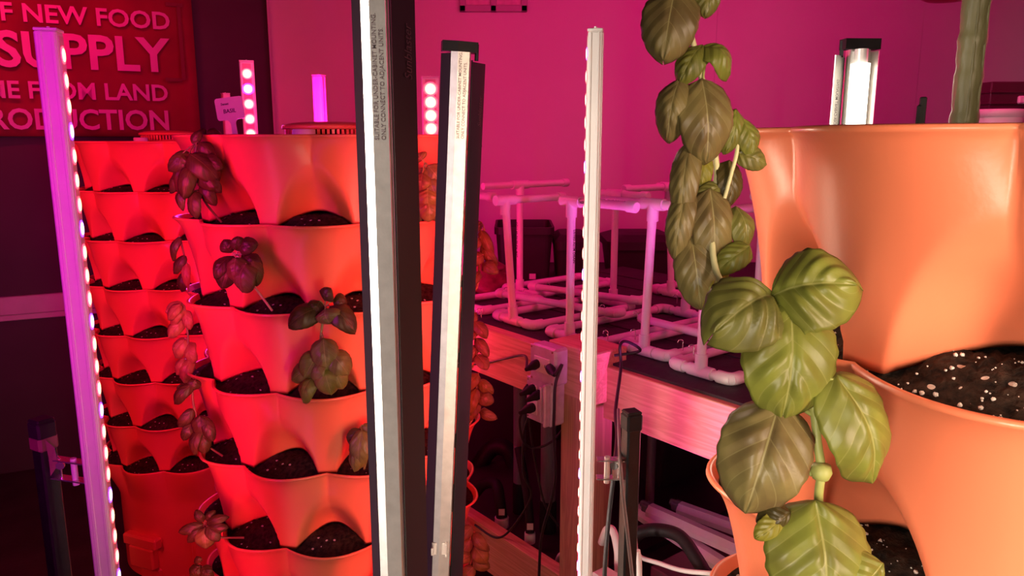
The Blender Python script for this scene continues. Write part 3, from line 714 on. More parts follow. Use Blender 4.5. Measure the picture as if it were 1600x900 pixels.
# loose pipes lying over the racks
def loose(label, a, b, ends='elbow'):
    a, b = G(*a, ZU+.003), G(*b, ZU+.003); mb = MB(); mb.tube([a, b], RP, 16)
    t = thing('loose_pipe', label, 'pipe', ((a.x+b.x)/2, (a.y+b.y)/2, ZU-RP), 'loose white pipes lying across the racks')
    obj('pipe', mb, PVC, t); d = (b-a).normalized(); s = V((-d.y, d.x, 0))
    for p, sg in ((a, 1), (b, -1)):
        mb = MB(); pts = [p + d*sg*.03, p + d*sg*.012, p + d*sg*.004 + s*.004, p + s*.012, p + s*.032]
        mb.tube(pts, RP*1.32, 14); obj('elbow', mb, PVC, t)
loose('loose white pipe across the left racks, behind the leaning upright', (777,458), (962,490))
loose('loose white pipe lying farthest back, below the dark tubs', (828,447), (1000,470))
loose('loose white pipe passing behind the rack in front of the wooden post', (1000,497), (1140,533))
# S-hooks on the pipes
HK = [(856,444,'on the far pipe left of the white led bar'), (791,452,'behind the leaning upright at the left rack'), (749,486,'at the left end of the table beside the metal fixture'),
      (941,480,'just right of the white led bar'), (993,491,'behind the wooden post\'s rack'), (989,520,'above the wooden block, right one'), (946,522,'above the wooden block, left one'),
      (1063,537,'on the front pipe left of the basil, left one'), (1080,545,'on the front pipe left of the basil, right one'), (1055,464,'on the back rack right of the white led bar')]
for (px, py, wh) in HK:
    c = G(px, py+7, ZU+.004); mb = MB(); r = .0062; pts = []
    for i in range(13):
        a = -PI*.15 + PI*1.25*i/12; pts.append(c + V((math.cos(a)*r, 0, .014 + math.sin(a)*r)))
    pts = [c + V((r*.9, 0, -.006))] + pts
    mb.tube(pts, .0011, 8); single('wire_hook', mb, CHROME, 'small zinc wire hook ' + wh, 'hook', 'wire hooks on the pipes')

# outlet boxes on the beam, plugs and cords
def outlet(label, e, z, wd, ht, dp, ndup, guard=False):
    t = thing('outlet_box', label, 'outlet', E_(e, -.059-dp/2, z-ht/2), 'metal outlet boxes')
    f = -GG; c = E_(e, -.059-dp/2, z)
    mb = MB(); mb.box(c, wd, dp, ht, EE, GG, bev=.006); mb.box(c + f*(dp/2+.001), wd*.97, .003, ht*.97, EE, GG, bev=.004); obj('box', mb, pbr('galvanised_box', (.62,.5,.58), .42, .15, var=.12, scale=50), t)
    for i in range(ndup):
        q = c + f*(dp/2+.0035) + EE*((i-(ndup-1)/2)*wd*.36)
        mb = MB(); mb.box(q, wd*(.26 if ndup > 1 else .62), .003, ht*(.68 if ndup > 1 else .42), EE, GG, bev=.002)
        obj('socket', mb, PVC, t)
        mb = MB()
        for s in (-1, 1):
            for w2 in (-1, 1):
                mb.box(q + f*.0018 + (EE*s*.016 + V((0,0,1))*0 + EE*w2*.003 if ndup == 1 else V((0,0,s*ht*.17)) + EE*w2*.003), .0014, .001, .007, EE, GG)
        obj('socket_slots', mb, INK, t)
    mb = MB()
    for sx in (-1, 1):
        for sz in (-1, 1):
            q = c + f*(dp/2+.0025) + EE*sx*wd*.42 + V((0,0,sz*ht*.42)); mb.tube([q, q+f*.0015], .0028, 10)
    obj('screw', mb, CHROME, t)
    if guard:
        mb = MB(); q = c + f*(dp/2+.010) + EE*wd*.40; mb.box(q, .010, .018, ht*.95, EE, GG, bev=.003); mb.box(q-EE*.012+f*.004, .004, .010, ht*.78, EE, GG, bev=.001); obj('cover_flange', mb, pbr('galvanised_box', (.4,.4,.4)), t)
    return t, c
ob1, c1 = outlet('upper metal outlet box on the beam with one black plug, left of the wooden post', .078, P(872,560,1.83).z, .090, .092, .044, 1)
ob2, c2 = outlet('lower metal outlet box hanging below the upper one, three plugs in it', .066, P(868,617,1.83).z, .094, .112, .044, 2, True)
def cord(label, pts, r=.0032, mat=RUBBER, group='black power cords', cat='cord', name='power_lead', n=10, sub=8):
    pts = [V(p) for p in pts]; out = []
    for i in range(len(pts)-1):
        p0 = pts[max(i-1,0)]; p1 = pts[i]; p2 = pts[i+1]; p3 = pts[min(i+2,len(pts)-1)]
        for k in range(sub):
            s = k/sub; out.append(.5*((2*p1)+(p2-p0)*s+(2*p0-5*p1+4*p2-p3)*s*s+(3*p1-p0-3*p2+p3)*s**3))
    out.append(pts[-1]); mb = MB(); mb.tube(out, r, n)
    return mb
FG = -GG
def plug_cord(label, start, d, pts, r=.0032):
    """cord with a moulded plug; thing > plug, cable"""
    t = thing('power_lead', label, 'cord', start, 'black power cords')
    mb = MB(); s = V(start); d = V(d).normalized(); mb.tube([s, s+d*.016, s+d*.022, s+d*.045], .011, 12, radii=[.0115,.0115,.009,.0045]); obj('plug', mb, BLKP, t)
    mb = cord('', [s+d*.044]+pts, r); obj('cable', mb, RUBBER, t)
Yc = 1.80
plug_cord('black cord from the upper outlet box running left along the beam', c1 + FG*.026 - EE*.016, (-.6,-.75,-.1), [P(820,556,1.90), P(790,560,1.98), P(765,566,2.05), P(735,570,2.1)])
plug_cord('black cord from the upper outlet box\'s right side looping down past the boxes', c1 + FG*.026 + EE*.030, (.2,-1,-.1), [P(878,570,1.72), P(868,600,1.71), P(866,640,1.71), P(865,680,1.72), P(868,740,1.74), P(862,780,1.76), P(846,840,1.78), P(842,905,1.78)], .0036)
plug_cord('black cord from the lower box\'s top plug hanging to the stretcher', c2 + FG*.026 - EE*.018 + V((0,0,.028)), (-.7,-.7,-.1), [P(828,600,1.84), P(828,640,1.86), P(818,680,1.9), P(818,740,1.93), P(830,775,1.95), P(800,825,1.99), P(775,840,2.02), P(742,820,2.08)])
plug_cord('black cord from the lower box\'s middle plug crossing the grey conduits', c2 + FG*.026 + EE*.006 + V((0,0,.020)), (-.75,-.65,-.15), [P(838,612,1.84), P(828,640,1.88), P(830,680,1.9), P(838,730,1.95), P(852,790,1.95), P(880,830,1.95)])
plug_cord('black cord from the lower box\'s bottom plug sagging left', c2 + FG*.026 - EE*.018 + V((0,0,-.020)), (-.75,-.65,-.1), [P(825,632,1.86), P(812,655,1.88), P(818,690,1.9), P(836,700,1.92), P(862,690,1.93), P(880,670,1.95)])
# cords by the post and the black square post
single('power_lead', cord('', [E_(.215,-.03,ZTB+.03)+V((.02,0,-.005)), P(1000,548,1.70), P(980,534,1.66), P(969,540,1.62), P(970,575,1.60), P(962,640,1.40), P(964,680,1.25), P(960,730,1.08), P(952,800,1.06), P(946,870,1.05), P(944,920,1.05)], .0034), RUBBER, 'black cord looping over the wooden block and dropping beside the black post', 'cord', 'black power cords')
single('power_lead', cord('', [P(966,640,1.24), P(968,700,1.05), P(972,760,1.0), P(980,830,1.0), P(990,920,1.0)], .0026), pbr('grey_cord', (.20,.16,.16), .4, var=.1), 'thin grey cord running down in front of the black square post', 'cord', 'black power cords')
single('power_lead', cord('', [P(940,848,1.35), P(948,828,1.33), P(958,830,1.32), P(965,860,1.30), P(966,885,1.30), P(967,930,1.30)], .0075), WCORD, 'thick white cord bending over beside the white led bar', 'cord', 'white cords')
single('power_lead', cord('', [P(992,840,1.28), P(998,868,1.28), P(1030,880,1.26), P(1070,892,1.22), P(1130,897,1.18)], .0042), WCORD, 'white cord curving right along the black hose', 'cord', 'white cords')
single('power_lead', cord('', [P(996,860,1.10), P(999,885,1.10), P(998,930,1.10)], .0045), WCORD, 'white cord dropping straight down behind the black square post', 'cord', 'white cords')
single('power_lead', cord('', [P(868,885,1.95), P(874,868,1.92), P(886,862,1.92)], .006), WCORD, 'short white cord end at the left foot of the wooden post', 'cord', 'white cords')
mb = MB(); q = P(950, 893, 1.25); mb.box((q.x, q.y, q.z-.03), .05, .04, .05, EE, GG, bev=.004); single('power_strip', mb, WCORD, 'white power strip end at the foot of the white led bar', 'power strip')

# grey conduits and dark things under the table
ZSH = HC-1.13-.02                            # lower shelf top
def shelf_pt(px, py, Y): return P(px, py, Y)
def conduit(label, px, Y, r):
    x = X(px, Y, 700); mb = MB(); z0 = ZSH; 
    t = thing('grey_conduit', label, 'pipe', (x, Y, z0), 'grey conduits under the table')
    mb.tube([(x, Y, z0), (x, Y, ZTB-.021)], r, 20); obj('pipe', mb, GREYP, t)
    mb = MB(); mb.tube([(x, Y, z0), (x, Y, z0+.09), (x, Y, z0+.10)], r*1.12, 20, radii=[r*1.14, r*1.14, r*1.02]); obj('coupling', mb, BLKP, t)
conduit('grey vertical conduit under the left beam, left one', 812, 2.24, .0195)
conduit('grey vertical conduit below the outlet boxes, right one', 857, 2.12, .0225)
conduit('thin dark conduit behind the black square post', 1018, 2.10, .013)
def hose(label, pts, r, endp=None):
    t = thing('drain_hose', label, 'hose', pts[-1], 'black drain hoses')
    mb = cord('', pts, r, n=14); obj('hose', mb, BLKP, t)
    if endp:
        d = V((0,0,-1)); p = V(pts[-1]); mb = MB(); mb.tube([p, p+d*.03], r*1.25, 14); obj('fitting', mb, PVC, t, 'white fitting')
        mb = MB(); mb.box(p+V((0,-r*1.05,.025)), .018, .001, .020); obj('hose_tag', mb, WCORD, t, 'small white tag')
hose('black drain hose arching out behind the middle planter, left one', [P(738,778,2.25), P(755,757,2.22), P(775,757,2.18), P(781,785,2.14), P(784,808,2.13)], .017, True)
hose('black drain hose ending in a white fitting beside the left conduit', [P(810,700,2.15), P(818,740,2.1), P(826,790,2.04), P(828,832,2.02)], .0125, True)
single('hose_coil', cord('', [P(985,850,1.34), P(1000,832,1.34), P(1030,828,1.33), P(1062,838,1.30), P(1085,868,1.26), P(1105,905,1.22), P(1115,950,1.18)], .0125, n=14), BLKP, 'thick black hose looping across the lower right of the table foot', 'hose', 'black drain hoses')
single('hose_coil', cord('', [P(745,730,2.6), P(770,700,2.62), P(795,705,2.6), P(805,740,2.58), P(800,775,2.55)], .03, n=14), BLKP, 'thick dark hose coiled in the shadow left of the conduits', 'hose', 'black drain hoses')
def bin_(label, name, c, w_, d_, h_, ax, mat=BINP, lid=True, cat='bin', group='dark storage bins'):
    t = thing(name, label, cat, c, group); ax = V(ax).normalized(); ay = V((-ax.y, ax.x, 0)); c = V(c)
    def ring(w2, d2, z, rc):
        pts = []
        for (sx, sy, a0) in ((1,1,0),(-1,1,90),(-1,-1,180),(1,-1,270)):
            for k in range(5):
                a = math.radians(a0+k*22.5); pts.append(c + ax*(sx*(w2/2-rc)+rc*math.cos(a)) + ay*(sy*(d2/2-rc)+rc*math.sin(a)) + V((0,0,z)))
        return pts
    rings = [ring(w_*.86, d_*.86, 0, .02), ring(w_*.98, d_*.98, h_-.03, .03), ring(w_*1.04, d_*1.04, h_-.03, .03), ring(w_*1.04, d_*1.04, h_, .03), ring(w_*.96, d_*.96, h_, .025), ring(w_*.84, d_*.84, .006, .02)]
    mb = MB(); n = 20
    for r_ in rings: mb.v += r_; mb.uv += [(0,0)]*n
    for i in range(5):
        for j in range(n): mb.f.append([i*n+j, i*n+(j+1)%n, (i+1)*n+(j+1)%n, (i+1)*n+j]); mb.m.append(0); mb.sm.append(False)
    mb.f.append(list(range(n))[::-1]); mb.m.append(0); mb.sm.append(False)
    mb.f.append([5*n+j for j in range(n)]); mb.m.append(0); mb.sm.append(False)
    obj('tub', mb, mat, t)
    if lid:
        mb = MB(); l2 = [ring(w_*1.05, d_*1.05, h_-.008, .03), ring(w_*1.05, d_*1.05, h_+.006, .03), ring(w_*.96, d_*.96, h_+.012, .025), ring(w_*.7, d_*.7, h_+.030, .03), ring(w_*.3, d_*.3, h_+.036, .03)]
        for r_ in l2: mb.v += r_; mb.uv += [(0,0)]*n
        for i in range(4):
            for j in range(n): mb.f.append([i*n+j, i*n+(j+1)%n, (i+1)*n+(j+1)%n, (i+1)*n+j]); mb.m.append(0); mb.sm.append(False)
        mb.f.append(list(range(n))[::-1]); mb.m.append(0); mb.sm.append(False); mb.f.append([4*n+j for j in range(n)]); mb.m.append(0); mb.sm.append(False)
        obj('lid', mb, mat, t)
    return t
def tubtop(pxa, pxb, py, Y): return X((pxa+pxb)/2, Y, py), P((pxa+pxb)/2, py, Y).z, (pxb-pxa)*Y/FPX
# tubs on a low stand behind the table
YT = 3.45
mb = MB(); 
t = thing('storage_bench', 'dark low bench behind the table carrying the dark tubs', 'bench', (.35, YT, 0))
mb.box((.35, YT+.05, .90), 2.0, .62, .03); obj('bench_top', mb, BINP, t)
mb = MB(); mb.box((.35, YT-.22, .4425), 1.9, .02, .88); obj('shade_panel', mb, BINP, t)  # added dark sheet standing in for the shade below the bench
for sx in (-.9, .9):
    for sy in (-.2, .28): mb = MB(); mb.box((.35+sx, YT+sy, .4425), .05, .05, .885); obj('leg', mb, BINP, t)
for (a, b, py, lid, lab) in ((776, 861, 349, False, 'dark open tub with flared rim left of the white led bar behind the pipe racks'), (866, 918, 360, True, 'dark lidded tub behind the pipe racks, touching the white led bar\'s left side'), (946, 1050, 360, True, 'dark tub with rounded lid right of the white led bar behind the pipe racks')):
    x, z, wd = tubtop(a, b, py, YT); bin_(lab, 'storage_tub', (x, YT, .915), wd*1.02, .34, z-.915-(.036 if lid else 0), (1,0,0), lid=lid, cat='tub', group='dark tubs behind the racks')
mb = MB(); q = P(832, 432, YT-.17); mb.box((q.x, YT-.169, q.z), .028, .002, .024); 
single('white_sticker', mb, PVC, 'small square pale sticker on the dark open tub', 'sticker')
# dark red crumpled bag left of the tubs, standing on the table
mb = MB(); c = G(762, 452, ZTB); rnd = random.Random(9); n, m = 20, 12; vs = []
for i in range(m+1):
    for j in range(n):
        a = 2*PI*j/n; hh = i/m; r = (.075*(1-.3*hh) + .02*math.sin(3*a+hh*4) + rnd.uniform(-.008,.008))*(1 if i < m else .3)
        vs.append(c + V((r*math.cos(a), r*math.sin(a), .002+.095*hh + .012*math.sin(2*a+1)*hh)))
mb.add(vs, [(i*n+j, i*n+(j+1)%n, (i+1)*n+(j+1)%n, (i+1)*n+j) for i in range(m) for j in range(n)] + [tuple(range(n))[::-1], tuple(m*n+j for j in range(n))], 0, True)
single('crumpled_bag', mb, pbr('dark_red_bag', (.22,.03,.05), .5, var=.3, scale=20, bump=.4, bscale=40), 'dark red crumpled bag at the left end of the table top', 'bag')
# dark boxes below, stored white battens
ZS2 = HC-1.05
bin_('dark storage bin on the lower shelf, left of the grey conduits', 'storage_bin', E_(-.36, .76, ZSH), .48, .32, .36, EE)
mb = MB(); t = thing('step_shelf', 'dark maroon low platform under the table right of the wooden post', 'shelf', E_(.62, .30, 0))
mb.box(E_(.62, .35, ZS2-.015), .72, .50, .03, EE, GG, bev=.003); obj('shelf_board', mb, pbr('maroon_board', (.16,.06,.08), .6, var=.1), t)
for (e, g) in ((.30,.13),(.94,.13),(.30,.57),(.94,.57)): mb = MB(); mb.box(E_(e, g, (ZS2-.03)/2), .04, .04, ZS2-.03, EE, GG); obj('leg', mb, BINP, t)
def batten(label, a, b, zc):
    a = G(a[0], a[1], zc); b = G(b[0], b[1], zc); d = (b-a).normalized(); s = V((-d.y, d.x, 0))
    t = thing('stored_batten', label, 'light fitting', ((a.x+b.x)/2, (a.y+b.y)/2, zc-.016), 'stored white light battens')
    f = lambda p, q: V(p)
    def prism(poly, p, q, mat, name):
        mb = MB(); n = len(poly); vs = [p + s*x + V((0,0,z)) for x, z in poly] + [q + s*x + V((0,0,z)) for x, z in poly]
        mb.add(vs, [(i, (i+1)%n, n+(i+1)%n, n+i) for i in range(n)] + [tuple(range(n))[::-1], tuple(range(n, 2*n))]); obj(name, mb, mat, t)
    prism([(-.022,-.016),(.022,-.016),(.022,-.002),(.010,.012),(-.010,.012),(-.022,-.002)], a+d*.03, b, PVC, 'housing')
    mb = MB(); mb.tube([a+V((0,0,.004)), a+d*.03+V((0,0,.004))], .010, 10); mb.box(a+d*.02, .022, .034, .022, d, s, bev=.003); obj('end_connector', mb, GREYP, t)
batten('white batten lying nearest the black hose, lowest of the stored row', (985, 788), (1150, 893), ZS2+.020)
batten('white batten lying in the middle of the stored row', (1003, 788), (1160, 858), ZS2+.020+.034)
batten('short white batten lying at the back of the stored row', (1048, 786), (1160, 826), ZS2+.020+.020)

# ------------------------------------------------------------------ things beyond the near planter's rim
zc0 = HC + .002
t = thing('storage_cabinet', 'dark cabinet behind the near planter, under the white jar', 'cabinet', (1.87, 2.6, 0))
mb = MB(); mb.box((1.87, 2.6, (zc0-.02)/2), .86, .5, zc0-.024, bev=.004); obj('body', mb, BINP, t)
mb = MB(); mb.box((1.87, 2.6, zc0-.011), .90, .54, .022, bev=.004); obj('cabinet_top', mb, BINP, t)
mb = MB(); x0 = X(1557, 2.5, 180); r = (1595-1519)*2.5/FPX/2; c = V((x0, 2.5, zc0))
t = thing('jar', 'white lidded jar on the dark cabinet at the right edge, behind the green stake', 'jar', c)
mb.lathe([(.0005,-.0005), (r*.96,-.0005), (r*.98,.075), (r*.94,.08)], c, 40); obj('jar_body', mb, PVC, t)
mb = MB(); zl = P(1557, 170, 2.5-r).z - zc0; mb.lathe([(r*.90,.066), (r*1.02,.066), (r*1.02,zl-.004), (r*.99,zl), (r*.9,zl+.001), (.0005,zl+.001)], c, 40); obj('jar_lid', mb, PVC, t)
# dark ribbed case behind the jar
Yk = 2.74; xa = X(1524, Yk, 140); zb_, zt_ = zc0, P(1550, 127, Yk-.1).z
t = thing('ribbed_case', 'dark red ribbed case behind the white jar at the right edge', 'case', (xa+.22, Yk, zb_))
mb = MB(); mb.box((xa+.22, Yk, (zb_+zt_)/2), .44, .18, zt_-zb_, bev=.004)
for f_ in (.40, .62, .82): mb.box((xa+.22, Yk, zb_+(zt_-zb_)*f_), .446, .188, .010, bev=.003)
obj('case_body', mb, pbr('dark_case_plastic', (.07,.02,.03), .5, var=.1), t)
mb = MB(); q = P(1597, 156, Yk-.1); mb.box((q.x, Yk-.098, q.z), .026, .014, .026, bev=.004); obj('latch', mb, PVC, t, 'small white latch')
# green coated stake in the near planter's top soil
def stake():
    Y = .75; c = P(1505, 195, Y); x, z0 = c.x, HC-.055; mb = MB(); pts = []; rad = []
    k = 120
    for i in range(k+1):
        z = z0 + .62*i/k; pts.append((x+.0006*math.sin(i*.9), Y, z)); rad.append(.0118 + .0009*(1 if (i % 7) < 2 else 0) + .0003*math.sin(i*2.3))
    mb.tube(pts, .012, 18, radii=rad)
    for a_ in (-1.0, -1.9, .3): mb.box((x+math.cos(a_)*.0115, Y+math.sin(a_)*.0115, z0+.31), .0022, .0022, .61, bev=.0005)
    single('plant_stake', mb, pbr('green_plastic_coat', (.20,.19,.085), .45, var=.22, scale=25, bump=.25, bscale=90, stretch=(1,1,.3)), 'thick green coated stake with bumpy edges standing in the near planter', 'stake')
stake()
mb = MB(); c = P(1437, 196, .66); 
mb.box((c.x+.001, .66, HC+.004), .0055, .004, .062, bev=.001); mb.box((c.x-.0012, .66, HC+.016), .0050, .0045, .026, bev=.0018)
mb.v = [v for v in mb.v]
single('plant_marker', mb, BLKP, 'small black plant marker on the near planter left of the green stake', 'marker')
# red pendant dish at the top edge
def pendant():
    c = P(1480, 3, 1.9); z = c.z
    t = thing('red_pendant', 'red round pendant dish peeking in at the top edge above the near planter', 'lamp', (c.x, c.y, z))
    mb = MB(); R_ = .062; mb.lathe([(.0005,0), (.02,.0006), (.045,.004), (R_,.012), (R_*1.02,.016), (R_*.98,.02), (.04,.05), (.012,.07), (.012,.09), (.0005,.09)], c, 48); obj('shade', mb, pbr('red_enamel', (.45,.01,.03), .3, var=.05), t)
    mb = MB(); mb.tube([c+V((0,0,.088)), (c.x, c.y, H)], .003, 8); obj('pendant_cord', mb, RUBBER, t)
pendant()
# handwritten plant sign in the middle planter
def sign():
    Y = 1.70; c = P(360, 183, Y)
    top, bot = P(360, 152, Y).z, P(360, 187, Y).z; wd = 45*Y/FPX
    b0 = P(367, 212, Y)
    t = thing('plant_sign', 'white handwritten sweet basil sign stuck in the middle planter', 'sign', (b0.x, Y, HC-.06))
    mb = MB(); ax = V((.985,-.14,.11)).normalized(); up = V((-.11,0,.994)).normalized(); n = ax.cross(up)
    poly = []
    h2 = (top-bot)/2; w2 = wd/2; rc = .006
    for (sx, sy, a0) in ((1,1,0),(-1,1,90)):
        for k in range(5):
            a = math.radians(a0+k*22.5); poly.append((sx*(w2-rc)+rc*math.cos(a), sy*(h2-rc)+rc*math.sin(a)))
    for k in range(5):
        a = math.radians(180+k*22.5); poly.append((-(w2-rc)+rc*math.cos(a), -(h2-rc)+rc*math.sin(a)))
    st = .0058
    for k in range(6):
        a = math.radians(90-k*18); poly.append((.002-st-.010+.010*math.cos(a), -h2-.010+.010*math.sin(a)))
    poly += [(.002-st, -h2-.09), (.002+st, -h2-.09)]
    for k in range(6):
        a = math.radians(180-k*18); poly.append((.002+st+.010+.010*math.cos(a), -h2-.010+.010*math.sin(a)))
    for k in range(5):
        a = math.radians(270+k*22.5); poly.append(((w2-rc)+rc*math.cos(a), -(h2-rc)+rc*math.sin(a)))
    cc = V((c.x, Y, (top+bot)/2)); N_ = len(poly)
    vs = [cc+ax*x+up*y-n*.001 for x, y in poly] + [cc+ax*x+up*y+n*.001 for x, y in poly]
    mb.add(vs, [tuple(range(N_)), tuple(range(N_, 2*N_))[::-1]] + [(i, N_+i, N_+(i+1)%N_, (i+1)%N_) for i in range(N_)])
    mb.f = [f for f in mb.f]; obj('sign_board', mb, PVC, t)
    f = n if n.y < 0 else -n
    mb = MB(); text_into(mb, 'Sweet', cc + f*.0016 - ax*.010 + up*.008, ax, up, .0052, 0, 'CENTER', .006, .0002, shear=.2)
    text_into(mb, 'BASIL', cc + f*.0016 - ax*.001 - up*.009, ax, up, .0085, 0, 'CENTER', .004, .0002, shear=.1)
    obj('lettering', mb, INK, t, 'handwritten black words')
sign()

# ------------------------------------------------------------------ basil
def leaf_into(mb, b, t, width, n0, arch=.15, cup=.18, pucker=.05, tipcurl=0.0, fold=0.0, skew=0.0, nu=20, nv=14, mi=0, seed=0):
    b, t = V(b), V(t); ax = t-b; Ln = ax.length; axn = ax.normalized()
    n = (V(n0) - axn*V(n0).dot(axn)).normalized(); sd = axn.cross(n)
    rnd = random.Random(seed); w1, w2, w3 = rnd.uniform(0,6), rnd.uniform(0,6), rnd.uniform(0,6)
    vs, uvs = [], []
    for i in range(nu+1):
        s = i/nu
        c = b + ax*s + n*(arch*Ln*math.sin(PI*min(1, s*.95))) - n*(tipcurl*Ln*s**3) + sd*(skew*Ln*math.sin(PI*s))
        hw = .5*width*(max(0, 1-(2*abs(s**.82-.5))**2.3))**.62
        if i in (0, nu): hw = .012*width
        if s > .9: hw *= 1-.12*((s-.9)/.1)
        for j in range(nv+1):
            v = -1 + 2*j/nv; av = abs(v)
            ph = s*4.6 - av*1.7
            pk = math.sin(2*PI*(ph+.0))                # ridges between the side veins
            o = -cup*width*(av**1.7) + pucker*(.55+.45*math.sin(2.1*s*PI+w3+(1.7 if v > 0 else 0)))*width*(.5-.5*math.cos(2*PI*(ph-.5)))*math.sin(PI*min(1, av*1.1))**.7 - .035*width*math.exp(-(v/.09)**2)
            o += .035*width*math.sin(3.3*s*PI + w1 + (2 if v > 0 else 0))*av**2 + .018*width*math.sin(7*s + w2 + 4*v)*math.sin(5*v + w3)
            o -= fold*width*max(0, v)**1.5
            edge = 1 + .02*math.sin(s*40+w2)*(av > .95)
            vs.append(c + sd*(v*hw*edge) + n*o); uvs.append((v, s))
    k = nv+1
    fs = [(i*k+j, i*k+j+1, (i+1)*k+j+1, (i+1)*k+j) for i in range(nu) for j in range(nv)]
    mb.add(vs, fs, mi, True, uvs)
    return mb
def solid(o, th):
    md = o.modifiers.new('thickness', 'SOLIDIFY'); md.thickness = th; md.offset = 0; return o

